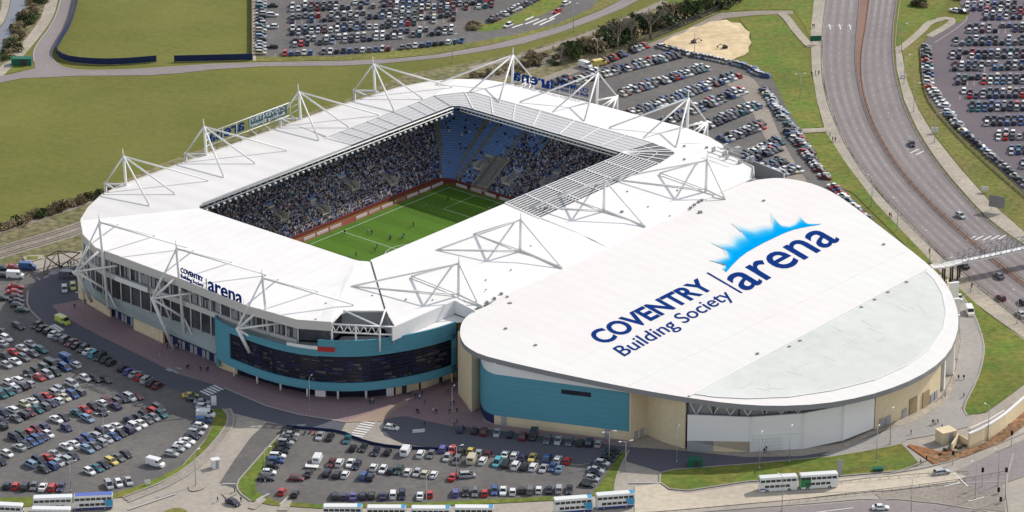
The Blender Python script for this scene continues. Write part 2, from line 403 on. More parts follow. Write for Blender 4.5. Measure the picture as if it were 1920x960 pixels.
# ---- south side: concrete roads under everything
patch('road', [(-80,530),(60,486),(150,470),(300,480),(900,560),(1776,514),(1846,588),(1960,660),(1960,1300),(-80,1300)], 'concrete_road', 1)
patch('car_park', [(-80,540),(0,500),(45,497),(78,508),(55,545),(52,575),(76,600),(160,641),(290,716),(362,744),(394,768),(398,795),(386,822),(342,872),(282,907),(200,928),(-80,936)], 'asphalt', 3)
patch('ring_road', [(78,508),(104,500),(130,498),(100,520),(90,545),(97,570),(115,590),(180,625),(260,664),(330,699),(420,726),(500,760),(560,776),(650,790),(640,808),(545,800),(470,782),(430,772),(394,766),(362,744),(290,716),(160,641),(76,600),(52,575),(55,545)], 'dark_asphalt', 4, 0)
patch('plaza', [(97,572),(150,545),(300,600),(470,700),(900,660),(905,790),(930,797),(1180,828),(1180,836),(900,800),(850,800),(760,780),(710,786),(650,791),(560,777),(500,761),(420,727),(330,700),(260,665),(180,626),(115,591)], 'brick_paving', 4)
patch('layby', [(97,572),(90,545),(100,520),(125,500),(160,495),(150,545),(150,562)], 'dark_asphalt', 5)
patch('pavement', [(640,792),(762,750),(767,755),(735,772),(716,790),(700,790)], 'pink_paving', 5)
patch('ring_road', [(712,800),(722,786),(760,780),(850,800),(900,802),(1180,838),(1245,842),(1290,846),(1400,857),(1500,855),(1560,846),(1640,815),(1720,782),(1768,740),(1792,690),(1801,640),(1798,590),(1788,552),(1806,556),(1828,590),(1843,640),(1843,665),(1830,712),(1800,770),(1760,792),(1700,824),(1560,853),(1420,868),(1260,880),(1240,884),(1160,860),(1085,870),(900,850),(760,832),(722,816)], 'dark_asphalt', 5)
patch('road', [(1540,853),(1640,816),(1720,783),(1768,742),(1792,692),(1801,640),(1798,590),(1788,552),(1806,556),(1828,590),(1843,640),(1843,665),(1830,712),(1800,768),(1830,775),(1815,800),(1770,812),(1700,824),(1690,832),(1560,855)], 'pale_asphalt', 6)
patch('pavement', [(1580,833),(1640,802),(1712,781),(1768,744),(1793,695),(1797,705),(1775,752),(1720,787),(1642,812),(1582,840)], 'pale_path', 7)
patch('road', [(500,792),(545,800),(533,806),(500,840),(465,880),(443,905),(441,915),(412,905),(440,862),(470,820)], 'asphalt', 4)
patch('car_park', [(545,806),(640,811),(668,824),(710,838),(760,842),(850,845),(900,852),(1085,872),(1150,862),(1170,850),(1145,905),(1120,924),(1040,932),(800,945),(560,948),(500,938),(478,927),(473,908),(500,862),(535,815)], 'asphalt', 5)
patch('verge', [(533,806),(545,806),(503,865),(478,908),(483,923),(520,940),(600,945),(800,942),(1040,930),(1040,938),(800,950),(600,953),(510,947),(470,939),(447,922),(443,905),(465,880),(500,840)], 'green_grass', 6)
patch('verge', [(1168,845),(1180,843),(1161,880),(1153,905),(1153,925),(1140,928),(1105,930),(1123,910),(1150,870)], 'green_grass', 6)
patch('verge', [(398,768),(418,766),(429,780),(422,802),(380,852),(320,897),(230,932),(-80,962),(-80,935),(200,928),(250,914),(300,894),(345,871),(386,824),(399,797)], 'green_grass', 6)
line('kerb', [(418,766),(429,780),(422,802),(380,852),(320,897),(230,932)], .45, 'kerb', 8, 1)
line('pavement', [(424,766),(436,782),(428,806),(386,856),(326,901),(236,937)], 2.4, 'gravel', 7, 1)
line('kerb', [(432,766),(440,784),(433,808),(392,860),(332,904),(240,941)], .5, 'kerb', 8, 1)
line('kerb', [(533,806),(500,840),(465,880),(443,905),(447,922),(470,939)], .45, 'kerb', 8, 1)
line('kerb', [(420,727),(500,761),(560,777),(650,791)], .7, 'kerb', 8, 0)
line('kerb', [(52,546),(50,575),(76,600)], .6, 'kerb', 8, 1)
line('kerb', [(1180,843),(1161,880),(1153,905),(1153,925)], .5, 'kerb', 8, 1)
ISL = [(1238,886),(1262,880),(1420,868),(1560,855),(1640,842),(1690,831),(1705,845),(1724,868),(1690,882),(1560,893),(1400,902),(1290,919),(1255,916),(1237,903)]
patch('verge', ISL, 'green_grass', 7); line('kerb', ISL + ISL[:1], .5, 'kerb', 8, 0)
VR = [(1788,535),(1806,556),(1828,590),(1845,640),(1845,668),(1832,714),(1805,764),(1814,779),(1850,772),(1900,736),(1960,690),(1960,665),(1850,588),(1775,518),(1760,508)]
patch('verge', VR, 'green_grass', 7)
line('kerb', [(1806,556),(1828,590),(1845,640),(1845,668),(1832,714),(1805,764),(1814,779)], .5, 'kerb', 9, 1)
patch('flower_bed', [(1704,834),(1740,843),(1775,848),(1815,842),(1850,828),(1897,790),(1960,740),(1960,765),(1930,790),(1880,828),(1810,856),(1755,869)], 'bed_earth', 7)
line('kerb', [(1704,834),(1755,869)], 1.1, 'rust_earth', 9, 0); line('kerb', [(1704,834),(1740,842),(1770,851),(1790,838)], 1.0, 'rust_earth', 9, 0)
# roads south east
patch('road', [(1795,882),(1850,856),(1960,805),(1960,880),(1885,905),(1850,930),(1815,912)], 'road_asphalt', 4)
patch('road', [(1280,966),(1400,955),(1500,949),(1650,936),(1790,950),(1960,985),(1960,1100),(1280,1100)], 'road_asphalt', 4)
patch('road', [(1640,925),(1760,910),(1880,908),(1885,960),(1790,948),(1650,934)], 'gravel', 3)
for q in ([(1280,962),(1400,952),(1500,945),(1650,932),(1790,946),(1960,980)],[(1560,908),(1650,890),(1760,872),(1850,840),(1960,795)],[(1480,924),(1640,922),(1760,908),(1885,902)],[(1900,850),(1885,905),(1892,960)]):
    line('kerb', q, .5, 'kerb', 6, 1)
for q in ([(1770,912),(1800,905)],[(1815,940),(1845,932)],[(1786,884),(1815,912)],[(1350,975),(1420,968)],[(1520,962),(1600,952)]):
    line('road_marking', q, .35, 'paint', 6, 0)
patch('road', [(1190,912),(1236,906),(1256,921),(1290,925),(1400,908),(1560,899),(1690,888),(1760,874),(1812,893),(1790,903),(1640,921),(1480,937),(1280,955),(1190,962)], 'sandy_road', 5)
# zebra crossings and road lettering bars
def zebra(px0, px1, dpx, n, w):
    bm = NB()
    for k in range(n):
        f = k / (n - 1); u = px0[0] + (px1[0] - px0[0]) * f; v = px0[1] + (px1[1] - px0[1]) * f
        ribbon(bm, [at(u, v, .19), at(u + dpx[0], v + dpx[1], .19)], w)
    for f in bm.faces:
        f.normal_update()
        if f.normal.z < 0: f.normal_flip()
    tag(obj('zebra_crossing', bm, 'paint'), kind='structure')
zebra((376,733), (400,722), (18,8.5), 5, .75)
zebra((656,815), (682,786), (25,4), 8, .8)
zebra((91,612), (101,608), (18,11), 3, .8)
bm = NB()
for u, v, du, dv in ((311,692,10,4),(314,689.5,20,10),(330,689,10,3),(1,640,6,2)): ribbon(bm, [at(u, v, .19), at(u + du, v + dv, .19)], .7)
tag(obj('road_marking', bm, 'worn_paint'), kind='structure')
for q in ([(480,938),(505,925)],[(525,946),(542,930)],[(416,907),(442,907)],[(240,955),(330,925)],[(1180,905),(1240,905)]):
    line('road_marking', q, .7, 'worn_paint', 8, 0)
for q in ([(465,952),(490,930),(500,936),(478,955)],[(520,957),(530,938),(548,938),(540,957)],[(415,925),(436,918),(446,925),(425,935)]):
    patch('paving', q, 'pale_path', 7)
patch('traffic_island', [(352,910),(372,902),(392,903),(380,918),(356,922)], 'pale_path', 7, 1)
patch('roundabout', [(300,960),(335,949),(358,962),(340,985),(300,985)], 'verge_grass', 7, 2)
patch('paving', [(42,482),(54,478),(82,478),(82,484),(50,492)], 'pale_path', 6)
patch('verge', [(50,481),(72,480),(70,486),(50,487)], 'green_grass', 7)
# ------------------------------------------------------------------ stadium
st = thing('stadium', 'football stadium with white cable stayed roof and four crowded stands round a green pitch', 'stadium', C0)
st_inv = Matrix.Translation(-C0)
def part(name, bm, m, parent=None, smooth=False):
    """child built in world coordinates under the stadium (or under one of its parts)"""
    p = st if parent is None else parent
    o = obj(name, bm, m, None, smooth); o.parent = p
    if p is st: o.matrix_parent_inverse = st_inv
    return o
IA, IB = 60.3, 35.1
OUT_FAR = [(-89,-54),(-80,-60),(-70,-64.6),(-60,-66),(0,-65),(36,-64.2),(62,-61.5),(72,-58),(80,-52.5)]
OUT_RIGHT = [(80,-52.5),(86,-45.5),(89,-36),(91,-19),(92.5,8),(93.5,34),(91.5,45),(88.5,52)]
OUT_NEAR = [(88.5,52),(83,60),(80,71),(75,75),(56,75),(35,76.5),(0,77.6),(-36,77.6),(-55,77.6),(-61.5,77.6),(-60.5,71),(-87,70.8),(-80.5,62)]
OUT_LEFT = [(-80.5,62),(-89,53.5),(-97.5,57),(-102.5,48.5),(-104.3,30),(-102.3,1.4),(-101.3,-34.6),(-96.5,-45),(-89,-54)]
def zr(a, b):
    if b > IB - 3 and b > 0.55 * abs(a): return 25 - (b - IB) * 0.05 - max(0, b - 71.5) * .16
    d = max(abs(a) - IA, abs(b) - IB, 0); return 25.0 - d * 0.033
def loft(inner, outer, n, rows, t=.5):
    """sloping roof plate between an inner straight edge and an outer polyline, with thickness"""
    I = resample([Vector((a, b, 0)) for a, b in inner], n); O = resample([Vector((a, b, 0)) for a, b in outer], n)
    bm = NB(); g = []
    for k in range(rows + 1):
        row = []
        for i in range(n):
            p = I[i].lerp(O[i], k / rows); row.append((bm.verts.new(L(p.x, p.y, zr(p.x, p.y))), bm.verts.new(L(p.x, p.y, zr(p.x, p.y) - t))))
        g.append(row)
    for k in range(rows):
        for i in range(n - 1):
            bm.faces.new((g[k][i][0], g[k+1][i][0], g[k+1][i+1][0], g[k][i+1][0])).material_index = 0
            bm.faces.new((g[k][i][1], g[k][i+1][1], g[k+1][i+1][1], g[k+1][i][1])).material_index = 1
    for k in (0, rows):
        for i in range(n - 1): bm.faces.new((g[k][i][0], g[k][i+1][0], g[k][i+1][1], g[k][i][1])).material_index = 0
    for i in (0, n - 1):
        for k in range(rows): bm.faces.new((g[k][i][0], g[k+1][i][0], g[k+1][i][1], g[k][i][1])).material_index = 0
    bmesh.ops.recalc_face_normals(bm, faces=bm.faces[:]); return bm
c_ = 2.5   # chamfered corners of the roof opening
GL = 3.0   # glazed band starts here on the main stand
part('roof', loft([(-IA, -IB + c_), (-IA + c_, -IB), (10, -IB)], OUT_FAR[:4] + [(0, -65), (14, -64.8)], 30, 4), ['far_roof_grey', 'soffit'])
part('roof', loft([(10, -46.5), (IA + 2, -46.5)], [(14, -64.8), (36,-64.2),(62,-61.5),(72,-58),(80,-52.5)], 24, 3), ['far_roof_grey', 'soffit'])
part('roof', loft([(IA + 2, -46.5), (73.5, -40), (74.5, -10), (74.5, IB)], OUT_RIGHT, 30, 3), ['roof_white', 'soffit'])
part('roof', loft([(-IA + 2, IB + 1), (-IA + c_, IB), (GL, IB)], [(-80.5,62),(-87,70.8),(-60.5,71),(-61.5,77.6),(-55,77.6),(-36,77.6),(1,77.6)], 40, 4), ['roof_white', 'soffit'])
part('roof', loft([(GL - 1.5, 50), (IA + 1, 48.5), (IA + 12, 46.5), (74.5, IB)], [(1,77.6),(35,76.5),(56,75),(75,75),(80,71),(83,60),(88.5,52)], 40, 4), ['roof_white', 'soffit'])
part('roof', loft([(-IA + 2, IB + 1), (-IA, IB - c_), (-IA, -IB + c_)], OUT_LEFT, 40, 4), ['roof_white', 'soffit'])
def glazed(name, inner, outer, n, m, ribs, cross, ribm='white_steel', w=.35, cw=.4, rh=.06):
    I = resample([Vector((a, b, 0)) for a, b in inner], n); O = resample([Vector((a, b, 0)) for a, b in outer], n)
    P = lambda i, f, dz=0: (lambda p: L(p.x, p.y, zr(p.x, p.y) + dz))(I[i].lerp(O[i], f))
    bm = NB()
    for i in range(n - 1): quad(bm, P(i, 0, -.1), P(i, 1, -.1), P(i+1, 1, -.1), P(i+1, 0, -.1))
    g = part(name, bm, m); bm = NB()
    for r in range(ribs + 1):
        for i in range(n - 1): obox(bm, P(i, r / ribs), P(i + 1, r / ribs), w, rh)
    for c in range(cross + 1):
        i = round(c * (n - 1) / cross); obox(bm, P(i, 0, .1), P(i, 1, .0), cw, rh + .06)
    part('glazing_bar', bm, ribm, g); return g
glazed('glazed_roof', [(GL, IB), (IA - c_, IB), (IA - .6, IB - .6)], [(GL - 1.5, 50), (IA - 4, 48.6), (IA + 1, 48.5)], 25, 'translucent', 12, 6, w=.34, cw=.42, rh=.12)
glazed('glazed_roof', [(10, -IB), (IA - c_, -IB)], [(10, -46.5), (IA + 2, -46.5)], 22, 'pale_translucent', 5, 8, 'far_roof_grey', .2, .3)
glazed('glazed_roof', [(IA - c_, -IB), (IA, -IB + c_), (IA, IB - 1)], [(IA + 2, -46.5), (73.5, -40), (74.5, IB)], 26, 'pale_translucent', 6, 8, 'roof_white', .2, .3)
glazed('glazed_roof', [(IA - .6, IB - .6), (IA, IB - 1)], [(IA + 1, 48.5), (IA + 12, 46.5), (74.5, IB)], 12, 'translucent', 3, 6, w=.25, cw=.45)
# gutter lines at the corners and the dark lip round the opening
bm = NB()
for p, q in (((-IA + 2, IB + 1), (-80.5, 62)), ((-80.5, 62), (-87, 70.8))):
    obox(bm, L(*p, zr(*p) - .1), L(*q, zr(*q) - .1), .42, .2)
part('gutter', bm, 'dark_steel')
bm = NB(); lip = [(-IA, -IB + c_), (-IA + c_, -IB), (IA - c_, -IB), (IA, -IB + c_), (IA, IB - 1), (IA - c_, IB), (-IA + c_, IB), (-IA + 2, IB + 1), (-IA, IB - c_), (-IA, -IB + c_)]
for i in range(len(lip) - 1): obox(bm, L(*lip[i], 24.2), L(*lip[i + 1], 24.2), .5, .3)
part('roof_lip', bm, 'grey_steel')
bm = NB()   # white tube truss just inside the far and right lip, with its floodlights
for p, q in (((-IA + c_, -IB + .9), (IA - c_, -IB + .9)), ((IA - .9, -IB + c_), (IA - .9, IB - 2))):
    tube(bm, L(*p, 24.5), L(*q, 24.5), .22); tube(bm, L(*p, 23.4), L(*q, 23.4), .18)
    A, B = L(*p, 24.5), L(*q, 24.5)
    for k in range(41):
        x = A.lerp(B, k / 40); tube(bm, x, x - Vector((0, 0, 1.1)), .1, 4)
part('lip_truss', bm, 'white_steel')
bm = NB()
for k in range(46):
    p = L(-56 + k * 2.5, -IB + 1.5, 22.9); box(bm, p, (.7, .5, .5), .86)
part('floodlight', bm, 'paint')['kind'] = 'stuff'
# fascia band below the outer edge
def outline(lst): return [L(a, b) for a, b in lst]
bm = NB()
wall(bm, outline(OUT_LEFT[2:]), [21.6] * 7, [24.35 - .03 * k for k in range(7)], .3)
part('fascia', bm, 'fascia')
bm = NB(); wall(bm, outline(OUT_FAR), 22.6, 24.3, .3); part('fascia', bm, 'fascia')
bm = NB(); wall(bm, outline(OUT_RIGHT + OUT_NEAR[1:4]), 22.2, 23.7, .3); part('fascia', bm, 'fascia')
# outer walls
inset = lambda lst, d: [L(a - d * a / math.hypot(a, b), b - d * b / math.hypot(a, b)) for a, b in lst]
bm = NB(); wall(bm, inset(OUT_FAR, 2.5), 0, 22.6, .5); part('outer_wall', bm, 'cladding_grey')
bm = NB(); wall(bm, inset(OUT_RIGHT + OUT_NEAR[1:5], 2.5), 0, 21.8, .5); part('outer_wall', bm, 'cladding_grey')
# west front: two bands of glass, white beam, ledge, ground floor
FW = [(-91.5,-50.5),(-97,-41),(-99,-33),(-99.8,0),(-101,30),(-99.5,46),(-95,53.5),(-88,52)]
fw = outline(FW)
bm = NB(); wall(bm, fw, 16.4, 21.7, .3); part('curtain_wall', bm, 'facade_glass')
bm = NB(); wall(bm, fw, 8.0, 15.2, .3); part('curtain_wall', bm, 'facade_glass')
bm = NB(); wall(bm, outline([(a - 1.0, b) for a, b in FW[:6]]), 15.0, 16.6, .8); bmb = bm; part('beam', bm, 'fascia')
bm = NB(); pts = resample([Vector((a - .35, b, 0)) for a, b in FW[:6]], 24)
for k in range(24): tube(bm, L(pts[k].x, pts[k].y, 8), L(pts[k].x, pts[k].y, 21.8), .20, 6)
part('column', bm, 'white_steel')['kind'] = 'stuff'
bm = NB(); pts = resample([Vector((a - .06, b, 0)) for a, b in FW[:6]], 150)
for k in range(149):
    if random.random() < .55: obox(bm, L(pts[k].x, pts[k].y, 16.7), L(pts[k+1].x, pts[k+1].y, 16.7), .12, 2.2 + 2.4 * random.random())
part('window_blind', bm, 'cladding_grey')['kind'] = 'stuff'
GW = [(-93.5,-49),(-96.6,-35),(-98.6,-22.8),(-100.2,-8.8),(-101.4,11.2),(-102,16)]
bm = NB(); hi = outline([(-91.6,-50)] + [(a, b) for a, b in FW[1:4]] + [(-100.4, 16)]); lo = outline([(a - 1.2, b) for a, b in [GW[0], GW[1], GW[2], GW[4], GW[5]]])
for i in range(4): quad(bm, hi[i] + Vector((0,0,8.6)), hi[i+1] + Vector((0,0,8.6)), lo[i+1] + Vector((0,0,5.0)), lo[i] + Vector((0,0,5.0)))
for i in range(4): quad(bm, lo[i] + Vector((0,0,4.6)), hi[i] + Vector((0,0,4.6)), hi[i+1] + Vector((0,0,4.6)), lo[i+1] + Vector((0,0,4.6)))
for i in range(4): quad(bm, lo[i] + Vector((0,0,5.0)), lo[i+1] + Vector((0,0,5.0)), lo[i+1] + Vector((0,0,4.6)), lo[i] + Vector((0,0,4.6)))
part('ledge', bm, 'ledge_grey')
G = outline(GW)
for q in ((0, 1), (2, 3)):
    bm = NB(); wall(bm, [G[q[0]], G[q[1]]], 0, 4.9, .6); part('ground_floor_wall', bm, 'beige')
for i, j in ((1, 2), (3, 5)):
    bm = NB(); inn = [g + E1 * 1.4 for g in (G[i:j+1])]; wall(bm, inn, 0, 4.6, .4); pa = part('entrance', bm, 'navy_panel')
    P = resample(inn, 9 if i == 1 else 15)
    for k in range(1, len(P) - 1):
        if k % 3 != 2:
            bm = NB(); obox(bm, P[k] - E1 * .12 + Vector((0,0,.05)), P[k].lerp(P[k+1], .7) - E1 * .12 + Vector((0,0,.05)), .1, 2.6); part('door', bm, 'cladding_grey', pa)
bm = NB(); p = L(-91.5, -51.5); box(bm, p + Vector((0,0,4.2)), (2.4, 2.4, 8.4), .86); part('pier', bm, 'beige')
# long white name board on the beam with grey lettering strokes
bm = NB(); a0, a1 = L(-101.2, -27, 15.6), L(-101.6, -13, 15.6); obox(bm, a0, a1, .3, 1.5); nb = part('name_board', bm, 'white_steel')
# ------------------------------------------------------------------ bowl: stepped terracing with blue seats
FA, FB = 55.0, 36.8
def ring(d, rad=5.0):
    a, b = FA + d, FB + d; r = rad + d * .55; P = []
    for cx, cy, t0 in ((a - r, -(b - r), -90), (a - r, b - r, 0), (-(a - r), b - r, 90), (-(a - r), -(b - r), 180)):
        for k in range(9):
            t = R(t0 + 90 * k / 8); P.append(Vector((cx + r * math.cos(t), cy + r * math.sin(t), 0)))
    return P
ROWS, TR, RI = 33, .80, .50
def zrow(i): return .7 + RI * i
bm = NB(); rings = [ring(i * TR) for i in range(ROWS + 1)]
n = len(rings[0])
for i in range(ROWS):
    for k in range(n):
        a, b = rings[i][k], rings[i][(k + 1) % n]; c, d = rings[i + 1][(k + 1) % n], rings[i + 1][k]; z = zrow(i); z1 = zrow(i + 1)
        quad(bm, L(a.x, a.y, z), L(b.x, b.y, z), L(c.x, c.y, z), L(d.x, d.y, z))
        quad(bm, L(d.x, d.y, z), L(c.x, c.y, z), L(c.x, c.y, z1), L(d.x, d.y, z1))
bmesh.ops.recalc_face_normals(bm, faces=bm.faces[:])
part('terracing', bm, 'tread')
bm = NB(); r0 = ring(0)
wall(bm, [L(p.x, p.y) for p in r0 + r0[:1]], 0, 1.2, -.2); part('front_wall', bm, 'red_track')
bm = NB(); r1 = ring(ROWS * TR + .3)
wall(bm, [L(p.x, p.y) for p in r1[:9] + r1[9:36] + r1[:1]], 16.5, 22, .3); part('back_wall', bm, 'soffit')
# dense seat positions along every row on the three visible sides (arc length parametrised)
def path(i):
    P = ring(i * TR + .45); return P + P[:1]
AISLE = []
seats_bm = NB(); crowd = NB(); CL = crowd.loops.layers.float_color.new('Col')
def add_col_box(bm, lay, c, s, rz, colr):
    for f in box(bm, c, s, rz):
        for l_ in f.loops: l_[lay] = (*colr, 1)
COATS = [(0.03,0.035,0.075)] * 6 + [(0.05,0.05,0.056)] * 4 + [(0.06,0.09,0.22)] * 5 + [(0.16,0.17,0.2)] * 4 + [(0.10,0.085,0.08)] * 2 + [(0.18,0.25,0.42)] * 3 + [(0.6,0.6,0.64)] * 4 + [(0.3,0.32,0.4)] * 3 + [(0.22,0.05,0.06),(0.2,0.17,0.14)]
SKIN = [(0.6,0.42,0.33),(0.5,0.34,0.26),(0.07,0.05,0.045),(0.16,0.11,0.08),(0.65,0.6,0.56)]
VOM = [(-44,-47),(-29,-44),(-13.5,-48),(2.5,-45),(20,-48.5),(35,-45.5),(66,-26),(64,-12),(67,2),(65,17)]
def in_vom(x, y):
    for va, vb in VOM:
        if abs(vb) > 36.8 and va < 60:
            if abs(x - va) < 1.8 and vb - .5 < y < vb + 6.5: return True
        else:
            if abs(y - vb) < 1.8 and va - 6.5 < x < va + .5: return True
    return False
TUN = lambda x, y: 54 < x < 66 and -23 < y < -17   # corner access ramp of the right stand
AIS_A = [-50,-34.5,-19.5,-4,11,26.5,41]; AIS_B = [-31,-20,-9,2,13,24]
def aisle(x, y):
    if y < -36 and abs(x) < 50: return any(abs(x - a) < .65 for a in AIS_A)
    if x > 54 and abs(y) < 32: return any(abs(y - b) < .65 for b in AIS_B)
    if x > 48 and y < -30:
        t = math.degrees(math.atan2(y + 31.8, x - 50)); return any(abs(t - q) < 2.2 for q in (-84, -46, -10))
    return False
ais = NB()
for i in range(ROWS):
    P = path(i); z = zrow(i)
    for k in range(len(P) - 1):
        a, b = P[k], P[k + 1]; ln = (b - a).length; d = (b - a) / ln
        m = (a + b) / 2
        if m.y > 30 : continue
        cnt = max(1, int(ln / .52)); rz = math.atan2((L(b.x, b.y) - L(a.x, a.y)).y, (L(b.x, b.y) - L(a.x, a.y)).x)
        start = None
        for s in range(cnt + 1):
            q = a + d * ((s + .5) * ln / cnt); bad = s == cnt or aisle(q.x, q.y) or in_vom(q.x, q.y) or TUN(q.x, q.y)
            if not bad and start is None: start = q
            if bad and start is not None:
                obox(seats_bm, L(start.x - d.x * .2, start.y - d.y * .2, z + .02), L(q.x - d.x * .2, q.y - d.y * .2, z + .02), .36, .42); start = None
            if s < cnt and aisle(q.x, q.y) and not in_vom(q.x, q.y): box(ais, L(q.x, q.y, z + .12), (.55, .8, .3), rz)
            if bad: continue
            empty = (q.x > 53 and q.y < -21 and not (q.y < -33 and q.x < 58 and False))
            corner = q.x > 49 and q.y < -33
            fill = .97
            if q.x > 50 and q.y < -31: fill = .05 if math.degrees(math.atan2(q.y + 31.8, q.x - 50)) > -47 else .95
            elif q.x > 54 and q.y < -20: fill = .03
            elif q.x > 54 and q.y < -9: fill = .28 if i > 18 else .75
            if i < 14 and q.x > 54 and -31 < q.y < -12: fill = .2 if q.y < -23 else .8
            if random.random() > fill: continue
            j = (random.random() - .5) * .12; w = L(q.x + j, q.y + j, 0); c = random.choice(COATS)
            f = random.uniform(.8, 1.25); c = tuple(min(x * f * 1.15, .85) for x in c)
            add_col_box(crowd, CL, (w.x, w.y, z + .78), (.50, .42, .74), rz, c)
            add_col_box(crowd, CL, (w.x, w.y, z + 1.28), (.26, .27, .28), rz, random.choice(SKIN))
part('seat', seats_bm, 'seat_blue')['kind'] = 'stuff'
part('aisle', ais, 'aisle_concrete')['kind'] = 'stuff'
o = obj('crowd', crowd, 'crowd'); tag(o, 'spectators in dark and blue coats packed into the stadium stands', 'crowd', kind='stuff')
# openings to the concourse in the stands
for va, vb in VOM:
    bm = NB(); far = abs(vb) > 36.8 and va < 60
    i0 = ((-vb - FB) if far else (va - FA)) / TR; z = zrow(max(i0 - 6, 0))
    if far:
        c = L(va, vb + 2.6, z + 1.2); wd = (3.4, .35)
        obox(bm, L(va - 1.7, vb, z - .3), L(va - 1.7, vb + 6, z - .3), .25, 2.2); obox(bm, L(va + 1.7, vb, z - .3), L(va + 1.7, vb + 6, z - .3), .25, 2.2); obox(bm, L(va - 1.7, vb - .1, z - .3), L(va + 1.7, vb - .1, z - .3), .4, 3.6)
        obox(bm, L(va, vb, z - .1), L(va, vb + 6, z - .1), 3.2, .15)
        bw = NB(); obox(bw, L(va - 1.0, vb + .25, z + .2), L(va + 1.0, vb + .25, z + .2), .15, 2.3)
    else:
        obox(bm, L(va, vb - 1.7, z - .3), L(va - 6, vb - 1.7, z - .3), .25, 2.2); obox(bm, L(va, vb + 1.7, z - .3), L(va - 6, vb + 1.7, z - .3), .25, 2.2); obox(bm, L(va + .1, vb - 1.7, z - .3), L(va + .1, vb + 1.7, z - .3), .4, 3.6)
        obox(bm, L(va, vb, z - .1), L(va - 6, vb, z - .1), 3.2, .15)
        bw = NB(); obox(bw, L(va - .25, vb - 1, z + .2), L(va - .25, vb + 1, z + .2), .15, 2.3)
    v = part('stand_entrance', bm, 'concrete'); part('doorway', bw, 'pale_panel', v)
bm = NB(); obox(bm, L(54, -20, .3), L(66, -20, 4.2), 5.4, .3); obox(bm, L(54, -23, .3), L(66, -23, 7.2), .5, 1.6); obox(bm, L(54, -17, .3), L(66, -17, 7.2), .5, 1.6); obox(bm, L(66, -23, 3), L(66, -17, 3), .5, 5)
part('access_ramp', bm, 'aisle_concrete')
# ------------------------------------------------------------------ pitch
bm = NB(); poly(bm, [L(-53.5,-36,.08), L(-53.5,36,.08), L(54,36,.08), L(54,-36,.08)][::-1]); 
for f in bm.faces:
    f.normal_update()
    if f.normal.z < 0: f.normal_flip()
tag(obj('pitch_surround', bm, 'red_track'), kind='structure')
bm = NB(); poly(bm, [L(-52,-32.6,.1), L(-52,32.6,.1), L(52.6,32.6,.1), L(52.6,-32.6,.1)][::-1])
for f in bm.faces:
    f.normal_update()
    if f.normal.z < 0: f.normal_flip()
tag(obj('pitch', bm, 'pitch'), kind='structure')
bm = NB(); pl = lambda pts, w=.17: ribbon(bm, [L(a, b, .13) for a, b in pts], w)
HL, HW = 50.5, 29.8
pl([(-HL,-HW),(HL,-HW)]); pl([(-HL,HW),(HL,HW)]); pl([(-HL,-HW),(-HL,HW)]); pl([(HL,-HW),(HL,HW)]); pl([(-.5,-HW),(-.5,HW)])
for s in (-1, 1):
    pl([(s*HL,-18.5),(s*(HL-15.5),-18.5),(s*(HL-15.5),18.5),(s*HL,18.5)]); pl([(s*HL,-8.5),(s*(HL-5.2),-8.5),(s*(HL-5.2),8.5),(s*HL,8.5)])
pl([(-.5 + 8.5*math.cos(t), 8.5*math.sin(t)) for t in [2*math.pi*k/40 for k in range(41)]])
for f in bm.faces:
    f.normal_update()
    if f.normal.z < 0: f.normal_flip()
tag(obj('pitch_marking', bm, 'paint'), kind='structure')
# advertising boards along the far touchline and the right goal line
AD = ['paint','paint','pale_panel','concrete','paint','timber','paint','pale_panel']
k = 0
for i in range(17):
    a = -50.5 + i * 6.05
    if i in (3, 9): continue
    bm = NB(); obox(bm, L(a, -33.4, .1), L(a + 5.2, -33.4, .1), .2, .95)
    o = obj('advertising_board', bm, AD[i % 8]); tag(o, 'low pale advertising board on the red track along the far touchline', 'hoarding', 'advertising boards along the far touchline')
for i in range(7):
    bm = NB(); obox(bm, L(53.2, -29 + i * 6.2, .1), L(53.2, -29 + i * 6.2 + 4.6, .1), .2, .95)
    o = obj('advertising_board', bm, AD[(i * 3) % 8]); tag(o, 'low white advertising board behind the goal line at the shaded end of the pitch', 'hoarding', 'advertising boards behind the goal line')
# ------------------------------------------------------------------ roof masts
def mast(foot, top, spike, node, cables, legs, struts, back=True):
    bm = NB(); tube(bm, foot, top, .46, 8, .42); tube(bm, top, spike, .26, 6, .10)
    if node is not None: 
        bmesh.ops.create_icosphere(bm, subdivisions=1, radius=.65, matrix=Matrix.Translation(node))
    m = part('roof_mast', bm, 'white_steel')
    for c in cables:
        bm = NB(); tube(bm, top, c, .30, 6); tube(bm, c, c - Vector((0,0,.9)), .35, 6); part('stay_cable', bm, 'white_steel', m)
    if node is not None:
        bm = NB(); tube(bm, top, node, .26, 6); part('stay_cable', bm, 'white_steel', m)
    for p, q, r in legs:
        bm = NB(); tube(bm, p, q, r * 1.22, 7); part('strut', bm, 'white_steel', m)
V3 = Vector
for a in (-59.2, -24.2, 18.8, 54.3):                       # far stand
    foot = L(a, -64.6, 12); top = L(a - .6, -65.4, 33.6); node = L(a - .5, -74.2, 22.3)
    cab = [L(a + 17.8, -47.5, 24.9), L(a + 3, -47, 24.9), L(a - 9 if a < -50 else a - 12, -46, 24.9)]
    rim = L(a, -65, 24.2)
    legs = [(node, rim, .28), (node, L(a - 3.5, -66, 23.2), .28), (node, L(a + 2.5, -66, 22.8), .26), (node, L(a, -73.6, 0), .36)]
    mast(foot, top, L(a - .8, -65.5, 36.2), node, cab, legs, None)
